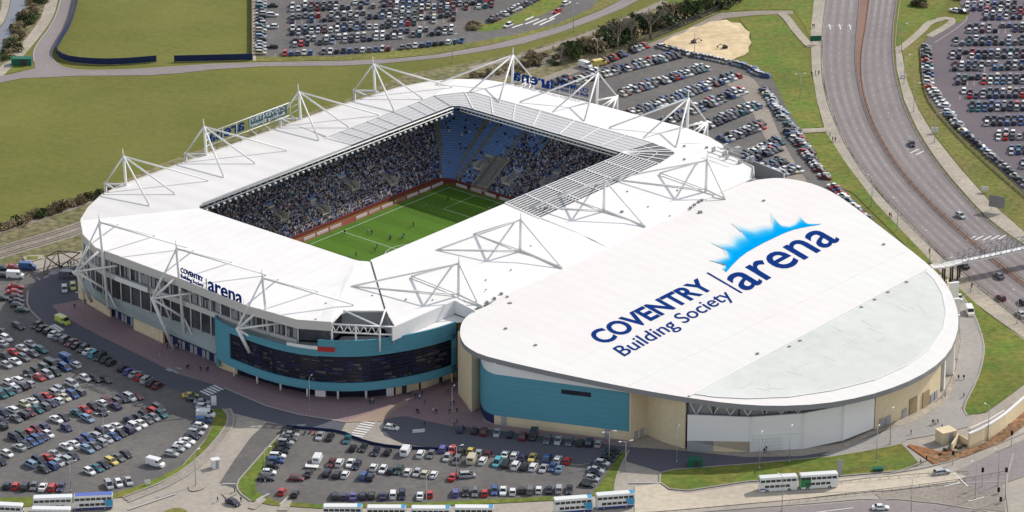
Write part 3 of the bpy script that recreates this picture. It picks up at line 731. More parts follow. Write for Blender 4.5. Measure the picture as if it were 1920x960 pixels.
for b in (-36.5, -4.0, 33.5):                              # right stand
    ar = 94 if b > -30 else 89.5
    foot = L(ar, b, 12); top = L(ar + .8, b, 33.6); node = L(ar + 11.5, b - .5, 22.4)
    cab = [L(ar - 18, b - 17, 24.8), L(ar - 18, b - 3, 24.8), L(ar - 18, b + 10, 24.8)]
    legs = [(node, L(ar, b, 24.2), .28), (node, L(ar + .5, b + 4, 22.8), .26), (node, L(ar, b + 2, 22.5), .26), (node, L(ar + .5, b + 6.5, 22.2), .26), (node, L(ar + 11, b, 0), .36)]
    mast(foot, top, L(ar + .8, b, 36.2), node, cab, legs, None)
for b0 in (-33.5, -1.5, 33.0):                              # west front
    b = b0 + 2.8
    foot = L(-101.2, b, 5.2 if b < 20 else 13.2); top = L(-102.6, b - .6, 33.4); node = L(-108.0, b0 - 3.0, 18.0)
    cab = [L(-84.5, b - 12, 24.6), L(-84, b + 3, 24.6), L(-84.5, b + 17.5, 24.5)]
    legs = [(node, L(-101.4, b0 - 4.5, 23.6), .34), (node, L(-102.4, b0 + 1, 23.6), .34), (node, L(-101, b0 + 7.5, 20.5), .28), (node, L(-101.2, b0 - 2, 12.5), .26), (node, L(-101.2, b0 + 2.2, 11.5), .30),
            (node, L(-99.6, b0 - 6, 5.0) if b0 < -20 else (L(-101.0, b0 - 2.2, .0) if b0 < 20 else L(-105.4, b0 - 1, 10.5)), .46), (L(-101, b0 + 2, 12.2), L(-101, b0 + 6, 6.5), .2), (L(-101, b0 - 7, 16), L(-101, b0 - 3, 9), .2)]
    mast(foot, top, L(-102.8, b - .7, 36.0), node, cab, legs, None)
for a, b in ((-58.2, 70.0), (-21.4, 61.9), (19.6, 60.2), (54.7, 72)):   # main stand
    z = zr(a, b); foot = L(a, b, z); top = L(a, b + .3, z + 10.2); corner = abs(a) > 50
    s = 1 if a > 0 else -1
    cab = [L(a - (17 if a < 0 else 14), b - 18 if not corner else b - 26, 24.6), L(a, b - 18, 24.6), L(a + 15, b - 15, 24.6)]
    legs = [(top, L(a + 1, b + 15.5 if not corner else b + 7, zr(a, min(b + 15.5, 79))), .22), (foot + Vector((0,0,.5)), L(a + 1, min(b + 15.5, 78.5), zr(a, min(b + 15.5, 78.5)) + .4), .3), (foot + Vector((0,0,.5)), cab[0], .2), (foot + Vector((0,0,.5)), cab[1], .2)]
    mast(foot, top, L(a, b + .3, z + 12.4), None, cab, legs, None)
# roof top details
bm = NB()
for u, v, s in ((898,567,1),(913,558,1),(927,551,1),(940,543,1),(956,556,1.3),(951,546,.8),(911,540,.5),(911,524,.5),(958,505,.5),(995,462,.5),(1295,383,1),(1302,378,1),(1310,373,1),(1316,370,1),(1313,388,1.4),(1283,280,.8),(1283,303,.8),(1325,281,.9),(1176,362,.6),(1215,387,.5),(1256,398,.5),(1270,357,.6),(1024,396,1.2),(1166,398,1),(761,563,.6),(698,558,.5),(811,562,.5),(611,572,.5),(592,600,.5)):
    p = at(u, v, 23.6); a, b = loc(p); p.z = zr(a, b); box(bm, p + V3((0, 0, .3 * s)), (.8 * s, .7 * s, .6 * s), .5)
part('roof_vent', bm, 'grey_steel')['kind'] = 'stuff'
bm = NB()   # plant deck at the right corner of the roof
for i in range(14):
    a = random.uniform(78, 88); b = random.uniform(54, 68); 
    if a + (b - 52) * .45 > 92: continue
    box(bm, L(a, b, zr(a, b) + .7), (random.uniform(.8, 2.6), random.uniform(.6, 1.6), random.uniform(.8, 1.8)), .86)
for k in range(4): p, q = (77 + k * 2.6, 55), (77 + k * 2.6, 66); obox(bm, L(*p, zr(*p) + 1.6), L(*q, zr(*q) + 1.6), .2, .2)
part('roof_plant', bm, 'galvanised')
# parapet box and terrace at the stadium's south corner
bm = NB(); pp = outline([(-87.3, 70.6), (-74, 70.7), (-60.9, 70.9), (-60.9, 79)]); wall(bm, pp, 19.0, [23.15, 23.15, 23.15, 22.2], -.4); part('parapet', bm, 'pale_panel')
bm = NB(); wall(bm, outline([(-88, 52), (-80, 61), (-86.5, 70.5)]), 17.6, 23.6, .3); part('terrace_wall', bm, 'cladding_grey')
bm = NB(); T1, T2, T3 = L(-97.5, 57, 23.6), L(-90, 68.5, 23.6), L(-87, 70.8, 23.2)
for p, q in ((T1, T2), (T2, T3), (T1 - V3((0,0,2.4)), T2 - V3((0,0,2.4))), (T2 - V3((0,0,2.4)), T3 - V3((0,0,2.4))), (T1, L(-89, 53.5, 24.2)), (T2, L(-80.5, 62, 24)), (T2, L(-89, 53.5, 24.2))): tube(bm, p, q, .26, 6)
for k in range(6):
    f = k / 6; tube(bm, T1.lerp(T2, f), T1.lerp(T2, f + 1/12) - V3((0,0,2.4)), .15, 5); tube(bm, T1.lerp(T2, f + 1/12) - V3((0,0,2.4)), T1.lerp(T2, f + 1/6), .15, 5)
for p in (T1, T1.lerp(T2, .5), T2): tube(bm, p, V3((p.x, p.y, 16)), .3, 6)
part('terrace_truss', bm, 'white_steel')
# ------------------------------------------------------------------ signs on the roof
def text_mesh(s, bold=0.0):
    cu = bpy.data.curves.new('t', 'FONT'); cu.body = s; cu.offset = bold; cu.size = 1.0; cu.resolution_u = 4
    o = bpy.data.objects.new('t', cu); col.objects.link(o); bpy.context.view_layer.update()
    me = bpy.data.meshes.new_from_object(o.evaluated_get(bpy.context.evaluated_depsgraph_get()))
    bpy.data.objects.remove(o); return me
def put_text(name, s, o0, ux, uy, m, parent, bold=0.0, ref='H', thick=None):
    """lettering laid out from o0: full width = vector ux, reference letter height = vector uy; thick = raised letters"""
    me = text_mesh(s, bold); r = text_mesh(ref, bold)
    w0 = min(v.co.x for v in me.vertices); w1 = max(v.co.x for v in me.vertices)
    h = max(v.co.y for v in r.vertices) - max(min(v.co.y for v in r.vertices), 0)
    for v in me.vertices:
        x = (v.co.x - w0) / (w1 - w0); y = v.co.y / h
        v.co = o0 + ux * x + uy * y
    bm = NB(); bm.from_mesh(me)
    if thick is not None:
        g = bmesh.ops.extrude_face_region(bm, geom=bm.faces[:])
        bmesh.ops.translate(bm, verts=[e for e in g['geom'] if isinstance(e, bmesh.types.BMVert)], vec=thick)
    for f in bm.faces: f.smooth = False
    o = obj(name, bm, m); 
    if parent is not None:
        o.parent = parent; o.matrix_parent_inverse = Matrix.Translation(-parent.location)
    return o
UP = V3((0, 0, 1))
# west front sign
s1 = thing('roof_sign', 'readable blue lettering sign standing on the near left roof edge above the glass front', 'sign', L(-102.6, 16, 24.2))
A = L(-102.4, 2.0, 24.3); B = L(-104.0, 28.4, 23.4); D = B - A; nrm = -E1
put_text('lettering', 'COVENTRY', A + UP * 2.1, D * .37, UP * 1.5, 'logo_blue', s1, .02, 'H', nrm * .25)
put_text('lettering', 'Building Society', A - D * 0 + UP * .45, D * .37, UP * 1.1, 'logo_blue', s1, .0, 'H', nrm * .25)
put_text('lettering', 'arena', A + D * .45 + UP * .3, D * .55, UP * 2.9, 'logo_blue', s1, .012, 'x', nrm * .3)
bm = NB(); p = A + D * .41; obox(bm, p + UP * .2, p + D.normalized() * .25 + UP * .2, .25, 3.4); o = obj('divider', bm, 'grey_steel'); o.parent = s1; o.matrix_parent_inverse = Matrix.Translation(-s1.location)
bm = NB()
for k in range(12): p = A + D * (k / 11) + E1 * .3; tube(bm, p - UP * .4, p + UP * 2.0, .08, 5)
tube(bm, A + E1 * .3 + UP * .4, B + E1 * .3 + UP * .4, .09, 5); o = obj('sign_frame', bm, 'white_steel'); o.parent = s1; o.matrix_parent_inverse = Matrix.Translation(-s1.location)
# far stand sign (seen from behind, so its lettering is mirrored)
s2 = thing('roof_sign', 'lettering sign seen from behind in a white frame between the far stand masts', 'sign', L(-5, -67.6, 24))
A = L(16.5, -68.0, 25.6); B = L(-20.5, -68.0, 25.6); D = B - A
put_text('lettering', 'arena', A + D * .56 + UP * .7, D * .43, UP * 2.5, 'logo_blue', s2, .012, 'x', E2 * -.3)
put_text('lettering', 'COVENTRY', A + D * .06 + UP * 2.2, D * .42, UP * 1.3, 'paint', s2, .0, 'H', E2 * -.2)
put_text('lettering', 'Building Society', A + D * .06 + UP * .6, D * .42, UP * 1.0, 'paint', s2, .0, 'H', E2 * -.2)
bm = NB(); obox(bm, A + D * .03 + UP * .2 - E2 * .25, A + D * .5 + UP * .2 - E2 * .25, .15, 3.6); o = obj('sign_panel', bm, 'sign_panel'); o.parent = s2; o.matrix_parent_inverse = Matrix.Translation(-s2.location)
bm = NB()
for dz in (-.1, 4.2): tube(bm, A + UP * dz + E2 * .3, B + UP * dz + E2 * .3, .17, 6)
for k in range(7):
    p = A + D * (k / 6) + E2 * .3; tube(bm, p - UP * .1, p + UP * 4.2, .12, 5); tube(bm, p, p + E2 * 3 - UP * .9, .14, 5)
for dz in (.2, 2.2, 4.2): tube(bm, A + UP * dz + E2 * .3, L(18, -66, 27 + dz), .12, 5); tube(bm, B + UP * dz + E2 * .3, L(-24.5, -66, 25.8 + dz), .12, 5)
o = obj('sign_frame', bm, 'white_steel'); o.parent = s2; o.matrix_parent_inverse = Matrix.Translation(-s2.location)
# right stand sign
s3 = thing('roof_sign', 'blue lettering sign seen from behind on the right hand stand roof edge', 'sign', L(92, -22, 24))
A = L(93.8, -6.5, 24.2); B = L(91.3, -37.5, 24.2); D = B - A
put_text('lettering', 'arena', A + D * .48 + UP * .25, D * .52, UP * 2.7, 'logo_blue', s3, .015, 'x', E1 * .3)
put_text('lettering', 'COVENTRY', A + D * .02 + UP * 2.0, D * .42, UP * 1.3, 'logo_blue', s3, .008, 'H', E1 * .25)
put_text('lettering', 'Building Society', A + D * .02 + UP * .6, D * .42, UP * .95, 'logo_blue', s3, .0, 'H', E1 * .25)
bm = NB()
for k in range(9): p = A + D * (k / 8) - E1 * .4; tube(bm, p - UP * .8, p + UP * 3, .07, 5)
tube(bm, A - E1 * .4, B - E1 * .4, .08, 5); o = obj('sign_frame', bm, 'white_steel'); o.parent = s3; o.matrix_parent_inverse = Matrix.Translation(-s3.location)
# ------------------------------------------------------------------ teal entrance pavilion
pv = thing('entrance_pavilion', 'curved teal clad entrance building with a long dark window band at the stadium corner', 'building', L(-90, 55, 0))
pv_inv = Matrix.Translation(-pv.location)
def ppart(name, bm, m, parent=None):
    o = obj(name, bm, m); o.parent = parent or pv
    if parent is None: o.matrix_parent_inverse = pv_inv
    return o
TL = smoothpts(outline([(-100.5,15.2),(-103.2,15.4),(-105.3,22),(-105.8,30),(-105.7,40),(-104.2,48),(-101.3,55)]), 1)
TR_ = smoothpts(outline([(-101.3,55),(-97,61.5),(-91,67),(-83,71.5),(-74,74.8),(-66,76)]), 2)
TC = TL + TR_[1:]
zt = lambda i: 16.3 if i < len(TL) - 1 else 19.4
nL = len(TL)
bm = NB(); iw = max(i for i, p in enumerate(TL) if loc(p)[1] < 26.5); wall(bm, TL[:4], 1.0, 16.3, .5); wall(bm, TL[3:iw + 1], 3.9, 16.3, .5); wall(bm, TL[iw:], 14.3, 16.3, .5); wall(bm, TL[iw:], 3.9, 6.4, .5); ppart('wall', bm, 'teal')
bm = NB(); wall(bm, TR_, 14.5, 19.4, .5); wall(bm, TR_, 3.9, 6.4, .5); wall(bm, TR_[-3:], 3.9, 16, .5); ppart('wall', bm, 'teal')
WB = TL[iw:] + TR_[1:-2]
wi = offset(WB, .35)
bm = NB(); wall(bm, wi, 6.3, 14.6, .3); wn = ppart('window_band', bm, 'dark_glass')
bm = NB(); P = resample(offset(WB, .22), 60)
for z in (7.5, 8.7, 9.9, 11.1, 12.3, 13.5):
    for i in range(59): obox(bm, P[i] + UP * z, P[i+1] + UP * z, .12, .10)
ppart('mullion', bm, 'dark_steel', wn)['kind'] = 'stuff'
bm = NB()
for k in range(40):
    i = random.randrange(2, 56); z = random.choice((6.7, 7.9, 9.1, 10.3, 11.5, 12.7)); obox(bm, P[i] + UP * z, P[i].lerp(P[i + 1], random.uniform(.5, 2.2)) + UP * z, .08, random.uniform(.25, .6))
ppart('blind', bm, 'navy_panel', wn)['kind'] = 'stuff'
bm = NB()  # paler strips laid over the dark glass, painting in faint reflections
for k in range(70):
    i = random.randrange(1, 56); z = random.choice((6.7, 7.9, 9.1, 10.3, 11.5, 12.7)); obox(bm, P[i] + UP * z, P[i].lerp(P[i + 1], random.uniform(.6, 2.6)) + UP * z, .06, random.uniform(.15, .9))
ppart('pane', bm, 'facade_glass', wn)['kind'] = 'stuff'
GB = outline([(-102,24),(-100.6,40),(-98.6,50),(-94.5,57.3),(-88.7,63.6),(-83.2,67.6)])
bm = NB(); wall(bm, GB, 0, 4.1, .3); ppart('glazed_foyer', bm, 'dark_glass')
bm = NB()
for f in (0, .17, .34, .52, .7, .86, 1): 
    p = resample(GB, 101)[int(f * 100)] - E1 * 1.8; tube(bm, p, p + UP * 4.0, .32, 8)
ppart('column', bm, 'white_steel')['kind'] = 'stuff'
p = resample(GB, 101)
for i, j in ((55, 61), (96, 100)): bm = NB(); obox(bm, p[i] - E1 * .5, p[j] - E1 * .5, .8, 3.9); ppart('white_panel', bm, 'pale_panel')
bm = NB(); wall(bm, outline([(-102.2,16),(-102.2,23.5)]), 0, 4.0, .4); ppart('ground_floor_wall', bm, 'beige')
bm = NB(); wall(bm, outline([(-83,68),(-74,71.4),(-64,72.4)]), 0, 4.1, .4); bw_ = ppart('ground_floor_wall', bm, 'beige')
for f in (.08, .36, .58, .74): 
    bm = NB(); q = L(-83 + 19 * f, 68.0 + 4.2 * f ** .6 - .12); obox(bm, q + UP * .1 + E2 * .35, q + E1 * 1.3 + UP * .1 + E2 * .5, .5, 2.7); ppart('door', bm, 'dark_steel', bw_)
bm = NB(); soff = [p for p in TC]; inn = offset(TC, 5)
for i in range(len(TC) - 1): quad(bm, soff[i] + UP * 3.86, soff[i+1] + UP * 3.86, inn[i+1] + UP * 3.86, inn[i] + UP * 3.86)
ppart('soffit', bm, 'soffit')
bm = NB(); deck = [p + UP * 15.6 for p in offset(TL, .5)] + [L(-97.5, 57, 15.6), L(-94, 54, 15.6), L(-99.6, 44, 15.6), L(-100.9, 28, 15.6), L(-100.2, 15.5, 15.6)]
poly(bm, deck); bm.normal_update()
for f in bm.faces:
    if f.normal.z < 0: f.normal_flip()
bmesh.ops.triangulate(bm, faces=bm.faces[:]); ppart('roof_deck', bm, 'ledge_grey')
bm = NB(); TT = offset(TR_, .5); k = int(len(TT) * .48)
d2 = [p + UP * 18.9 for p in TT[k:]] + [L(-61.5, 78.6, 18.9), L(-61.5, 70.9, 18.9), L(-84, 70.8, 18.9)]
poly(bm, d2); bmesh.ops.triangulate(bm, faces=bm.faces[:]); bm.normal_update()
for f in bm.faces:
    if f.normal.z < 0: f.normal_flip()
ppart('roof', bm, 'roof_white')
bm = NB(); d3 = [p + UP * 15.4 for p in TT[:k + 1]] + [L(-84, 71.5, 15.4), L(-80, 61, 15.4), L(-88, 52, 15.4), L(-97, 56, 15.4)]
poly(bm, d3); bmesh.ops.triangulate(bm, faces=bm.faces[:]); bm.normal_update()
for f in bm.faces:
    if f.normal.z < 0: f.normal_flip()
ppart('terrace', bm, 'soffit')
bm = NB()
for i in range(14):
    q = TT[int(i / 14 * k)] + (L(-86, 62) - TT[int(i / 14 * k)]) * .12; box(bm, q + UP * 16.2, (.9, .9, 1.5), .5)
ppart('terrace_plant', bm, 'galvanised')
bm = NB(); q = offset(TL, .2)[-9:]; 
wall(bm, TL[-4:], 16.35, 17.3, .2); ppart('banner', bm, 'pale_panel')
bm = NB(); wall(bm, [TL[-1], TL[-1].lerp(TR_[4], .5), TR_[4]], 16.0, 17.4, -.2); ppart('banner', bm, 'red_sign')
bm = NB(); wall(bm, outline([(-66,74.5),(-64,72.2),(-55,76.5),(-45,82)]), 0, 17.5, .4); b2 = ppart('side_wall', bm, 'beige')
for a, b, w, z, h in ((-62.4, 72.7, 1.6, .1, 2.8), (-57.8, 74.9, 1.3, 1.0, 1.4), (-55.2, 76.1, 1.8, .1, 2.6), (-63.3, 72.3, 1.4, 13.6, 1.6)):
    bm = NB(); obox(bm, L(a, b + .1, z), L(a + w * .9, b + .1 + w * .45, z), .5, h); ppart('door', bm, 'dark_steel', b2)
# ------------------------------------------------------------------ exhibition hall
hall = thing('exhibition_hall', 'vast white roofed exhibition hall with curved ends, big blue roof lettering and a pale rooflight', 'hall', L(10, 130, 0))
h_inv = Matrix.Translation(-hall.location)
def hpart(name, bm, m, parent=None):
    o = obj(name, bm, m); o.parent = parent or hall
    if parent is None: o.matrix_parent_inverse = h_inv
    return o
HP = [(915,573),(893,581),(876,592),(866,604),(862,620),(864,636),(874,650),(900,665),(950,678),(1020,694),(1100,711),(1200,731),(1290,746),(1370,757),(1450,762),(1540,758),(1620,744),(1690,722),(1745,694),(1780,662),(1796,625),(1798,590),(1788,556),(1770,525),(1745,499),(1700,463),(1650,424),(1600,386),(1565,362),(1530,346),(1495,337),(1460,333),(1425,336),(1395,343),(1365,348),(1340,357),(1273,394),(1207,430),(1140,463),(1070,497),(1000,529),(935,558)]
HR = closed_smooth([at_hall(u, v) for u, v in HP], 1)
bm = NB(); poly(bm, HR); poly(bm, [p - UP * .25 for p in HR][::-1])
tops = [v for v in bm.faces[:][0].verts]; 
bmesh.ops.triangulate(bm, faces=bm.faces[:]); bm.normal_update()
o = hpart('roof', bm, 'hall_white'); roof_h = o
bm = NB(); nH = len(HR)
for i in range(nH):
    a, b = HR[i], HR[(i + 1) % nH]
    if loc(a)[1] < 80.0 and loc(b)[1] < 80.0 and loc(a)[0] < 66 and loc(a)[0] > -54: continue
    quad(bm, a + UP * .05, b + UP * .05, b - UP * 1.5, a - UP * 1.5)
o = hpart('eaves', bm, 'grey_steel', roof_h)
ci = C0 + E1 * 10 + E2 * 130
bm = NB(); under = [p + (Vector((ci.x, ci.y, p.z)) - p).normalized() * 6 - UP * 1.6 for p in HR]
for i in range(nH):
    a, b = HR[i], HR[(i + 1) % nH]; quad(bm, a - UP * 1.5, b - UP * 1.5, under[(i + 1) % nH], under[i])
hpart('soffit', bm, 'soffit', roof_h)
# rooflight
RL = [at_hall(u, v, .12) for u, v in [(1300,738),(1400,684),(1500,630),(1600,577),(1700,524),(1735,508),(1752,524),(1767,550),(1774,585),(1768,618),(1745,652),(1700,685),(1640,712),(1560,732),(1480,744),(1400,747),(1340,744)]]
bm = NB(); poly(bm, RL); bmesh.ops.triangulate(bm, faces=bm.faces[:]); bm.normal_update()
for f in bm.faces:
    if f.normal.z < 0: f.normal_flip()
rl = hpart('rooflight', bm, 'skylight', roof_h)
bm = NB()
for i in range(len(RL)):
    a, b = RL[i], RL[(i + 1) % len(RL)]; obox(bm, a, b, .35, .12)
obox(bm, at_hall(1292, 743, .1), at_hall(1738, 505, .1), .6, .35)
o = hpart('rooflight_frame', bm, 'white_steel', roof_h)
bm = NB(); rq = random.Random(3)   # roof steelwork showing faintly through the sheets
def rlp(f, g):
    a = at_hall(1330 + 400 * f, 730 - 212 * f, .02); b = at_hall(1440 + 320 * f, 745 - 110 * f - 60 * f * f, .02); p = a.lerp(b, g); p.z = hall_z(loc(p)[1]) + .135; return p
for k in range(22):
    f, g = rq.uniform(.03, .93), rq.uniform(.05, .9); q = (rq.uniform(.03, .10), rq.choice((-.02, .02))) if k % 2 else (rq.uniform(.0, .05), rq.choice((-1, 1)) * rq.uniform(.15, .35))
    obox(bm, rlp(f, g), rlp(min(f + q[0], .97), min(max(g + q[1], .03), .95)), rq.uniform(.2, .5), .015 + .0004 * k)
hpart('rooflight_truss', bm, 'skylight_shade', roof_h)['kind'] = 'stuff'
# lettering and emblem painted on the roof
def hv(u, v, dz=.10): return at_hall(u, v, dz)
def roof_text(s, p0, p1, up, bold, ref='H'):
    o0 = hv(*p0); ux = hv(*p1) - o0; uy = hv(p0[0] + up[0], p0[1] + up[1]) - o0
    o = put_text('lettering', s, o0, ux, uy, 'logo_blue', None, bold, ref); o.parent = roof_h
roof_text('COVENTRY', (1132,646), (1341,539), (-33,-19), .028)
roof_text('Building Society', (1171,668), (1376,556), (-23,-15), .006)
roof_text('arena', (1398,546), (1576,449), (-40,-24.5), .010, 'x')
bm = NB(); ribbon(bm, [hv(1326,511), hv(1391,549)], .75); 
for f in bm.faces:
    f.normal_update()
    if f.normal.z < 0: f.normal_flip()
hpart('divider', bm, 'logo_blue', roof_h)
# sun emblem: solid core fan, its rays fade out into the white roof sheet (the emblem's own printed colours)
m = bpy.data.materials.new('emblem'); m.use_nodes = True; nt = m.node_tree
an = nt.nodes.new('ShaderNodeAttribute'); an.attribute_name = 'Col'; nt.links.new(an.outputs['Color'], nt.nodes['Principled BSDF'].inputs['Base Color']); nt.nodes['Principled BSDF'].inputs['Roughness'].default_value = 1; nt.nodes['Principled BSDF'].inputs['Specular IOR Level'].default_value = 0
MATS['emblem'] = m
ARC = [(1362,510),(1373,497),(1386,484),(1400,473),(1414,465),(1432,455),(1451,446),(1470,437),(1489,430),(1512,425),(1536,421)]
RAY = [(1356,505),(1362,497),(1339,491),(1365,482),(1362,470),(1345,461.5),(1374,460),(1380,447),(1396,443),(1382,427),(1412,434),(1432,428),(1448,427),(1450,408),(1464,423),(1480,425),(1492,420),(1502,408),(1511,419),(1524,420),(1540,419.5)]
bm = NB(); cl = bm.loops.layers.float_color.new('Col')
Ai = resample([hv(u, v) for u, v in ARC], 61); Ro = resample([hv(u, v) for u, v in RAY], 61)
fr = [0, .3, .6, .82, 1.0, 1.32]; CO = [(0.0,0.315,0.72),(0.0,0.325,0.72),(0.02,0.37,0.71),(0.13,0.47,0.70),(0.42,0.62,0.70),(0.745,0.715,0.69)]
for i in range(60):
    for k in range(5):
        pts = [Ai[i].lerp(Ro[i], fr[k]), Ai[i+1].lerp(Ro[i+1], fr[k]), Ai[i+1].lerp(Ro[i+1], fr[k+1]), Ai[i].lerp(Ro[i], fr[k+1])]
        f = quad(bm, *pts)
        for l_, kk in zip(f.loops, (k, k, k+1, k+1)): l_[cl] = (*CO[kk], 1)
for f in bm.faces:
    f.normal_update()
    if f.normal.z < 0: f.normal_flip()
hpart('emblem', bm, 'emblem', roof_h)
bm = NB()
for u, v in ((948,617),(1432,377),(1657,459),(1700,530),(1665,549),(1640,563),(1615,577),(1500,640),(1480,651),(1420,664),(1004,648)):
    p = hv(u, v, .0); box(bm, p + UP * .2, (.8, .65, .4), .6)
hpart('roof_vent', bm, 'grey_steel', roof_h)
bm = NB()   # faint raised ridges where the sheets meet
for p, q in (((920,572),(1338,367)), ((1040,694),(1500,470)), ((1180,722),(1700,470))): 
    obox(bm, hv(*p, .02), hv(*q, .02), .3, .06)
hpart('sheet_seam', bm, 'roof_white', roof_h)
# walls
def hz(p, d=1.4): return hall_z(loc(p)[1]) - d
W1 = smoothpts(pxs([(900,735),(898,752),(900,772),(908,788),(926,796)]), 2) + pxs([(1180,827)])
n1 = len(W1)
tz = [min(hz(p) - .3, 16.0 - 1.6 * min(1, max(0, (p - W1[0]).length / 60))) for p in W1]
bm = NB(); wall(bm, W1, [2.9] * n1, tz, .5); hpart('wall', bm, 'teal')
bm = NB(); wall(bm, offset(W1, .15), [t - .05 for t in tz], [hz(p) + .1 for p in W1], .4); hpart('upper_wall', bm, 'pale_panel')
bm = NB(); base = offset(W1, .25); wall(bm, base[:n1-2], 0, 2.95, .4); hpart('glazed_plinth', bm, 'navy_panel')
bm = NB(); P0, P1 = base[n1-2], base[n1-1]; wall(bm, [P0, P1], 0, 2.95, .4); pl_ = hpart('plinth', bm, 'beige')
for f in (.055, .82): bm = NB(); obox(bm, P0.lerp(P1, f) - E1 * .1 + UP * .02, P0.lerp(P1, f + .035) - E1 * .1 + UP * .02, .5, 2.9); hpart('door', bm, 'cladding_grey', pl_)
w0, w1 = W1[-2], W1[-1]; bm = NB(); q0 = w0.lerp(w1, .5); q1 = w0.lerp(w1, .715); nn = (q1 - q0).normalized(); nn = V3((nn.y, -nn.x, 0))
obox(bm, q0 + nn * .05 + UP * 12.0, q1 + nn * .05 + UP * 12.0, .2, 1.3); hpart('window_strip', bm, 'dark_glass')
W2 = pxs([(1182,829),(1212,815),(1240,828),(1284,842)])
bm = NB(); wall(bm, W2, 0, [hz(p) + .1 for p in W2], .5); w_ = hpart('wall', bm, 'beige')
for f0, f1, h in ((.25, .45, 2.6), (.6, .8, 2.6)): bm = NB(); obox(bm, W2[0].lerp(W2[1], f0) + E1 * -.1, W2[0].lerp(W2[1], f1) - E1 * .1, .5, h); hpart('door', bm, 'cladding_grey', w_)
bm = NB(); g0, g1 = at(1228, 815), at(1258, 826); wall(bm, [g0, g1], 0, 4.6, .25); hpart('screen_wall', bm, 'beige')
W3 = pxs([(1288,846),(1406,848),(1505,842),(1580,831),(1638,808)])
bm = NB(); wall(bm, W3, [3.2, 0, 0, .8, .8], [11.0, 10.6, 10.8, 11.4, 11.9], .5); w3 = hpart('white_screen', bm, 'pale_panel')
bm = NB()
for p, z0 in zip(W3[1:4], (0, 0, .8)): obox(bm, p + nn * .35 + UP * z0, p + nn * .35 + V3((.18,0,0)) + UP * z0, .3, 10.7)
for k in range(11):
    for r in range(4):
        p = W3[1].lerp(W3[2], .03 + k * .058); box(bm, p + nn * .32 + UP * (.7 + r * 1.05), (.55, .12, .6), math.atan2((W3[2]-W3[1]).y, (W3[2]-W3[1]).x))
obox(bm, W3[1] + nn * .3 + UP * 4.9, W3[2] + nn * .3 + UP * 4.9, .12, .12)
hpart('panel_joint', bm, 'white_steel', w3)
bm = NB(); wall(bm, [W3[0] + UP * 0, W3[0].lerp(W3[1], .42)], 0, 3.2, .4); a_ = hpart('roller_door', bm, 'cladding_grey')
bm = NB(); wall(bm, [W3[0].lerp(W3[1], .42), W3[1]], 0, 3.2, .3); hpart('plinth', bm, 'beige')
bm = NB(); cw = offset(W3, 2.2); wall(bm, cw, 2, [hz(p) + .1 for p in W3], .3); hpart('clerestory', bm, 'cladding_grey')
bm = NB()
for k in range(9):
    p = resample(W3, 9)[k] + (offset(W3, 1)[0] - W3[0]) * .8; tube(bm, p + UP * 9, p + UP * (hz(p) + .3), .25, 6)
hpart('eaves_post', bm, 'dark_steel')
bm = NB(); P = resample([p + (offset(W3, 1)[0] - W3[0]) * .9 for p in W3], 25)
for k in range(24): a, b = (10.6, hz(P[k + 1]) + .1) if k % 2 else (hz(P[k]) + .1, 10.6); tube(bm, P[k] + UP * a, P[k + 1] + UP * b, .16, 5)
hpart('eaves_brace', bm, 'white_steel')
W4 = smoothpts(pxs([(1640,806),(1665,796),(1700,781),(1735,763),(1762,742)]), 1)
bm = NB(); wall(bm, W4, 0, [hz(p) + .1 for p in W4], .5); w4 = hpart('wall', bm, 'beige')
for f in (.46, .66): P = resample(W4, 101); bm = NB(); obox(bm, P[int(f*100)] + UP * .1 - E1 * .05, P[int(f*100) + 11] + UP * .1 - E1 * .05, .6, 4.8); hpart('shutter_door', bm, 'timber', w4)
for f in (.06, .14, .36, .80, .88): bm = NB(); obox(bm, P[int(f*100)] + UP * .1 - E1 * .05, P[int(f*100) + 6] + UP * .1 - E1 * .05, .6, 2.6); hpart('door', bm, 'cladding_grey', w4)
W5 = smoothpts(pxs([(1762,742),(1778,722),(1790,700),(1797,672),(1797,640),(1793,610)]), 2)
bm = NB(); wall(bm, offset(W5, 3), 0, [hz(p) for p in W5], .4); hpart('wall', bm, 'beige')
for f in (.08, .3, .52, .74, .96):
    bm = NB(); p = resample(W5, 101)[int(f * 100)]; c = (ci - p); c.z = 0; c.normalize(); obox(bm, p, p + c * 3.2, .9, hz(p) + .1); hpart('fin', bm, 'pale_panel')
i0 = min(range(nH), key=lambda i: (HR[i] - at_hall(1797, 610)).length); i1 = min(range(nH), key=lambda i: (HR[i] - at_hall(1395, 343)).length)
W6 = [p + (Vector((ci.x, ci.y, p.z)) - p).normalized() * 4 for p in HR[i0:i1 + 1]]
bm = NB(); wall(bm, W6, 0, [hz(p) - .2 for p in W6], .5); hpart('wall', bm, 'beige')
W7 = outline([(-60,80),(-66,86),(-72,93)]) + [W1[0]]
bm = NB(); wall(bm, offset(W7, 6), 0, [hz(p) - .3 for p in W7], .4); hpart('wall', bm, 'beige')
bm = NB()
q = at(1184, 0) ; 
for p, t in ((at(878, 664, 15), at(893, 700, 2)),): tube(bm, p, t, .3, 6)
hpart('raking_strut', bm, 'white_steel')
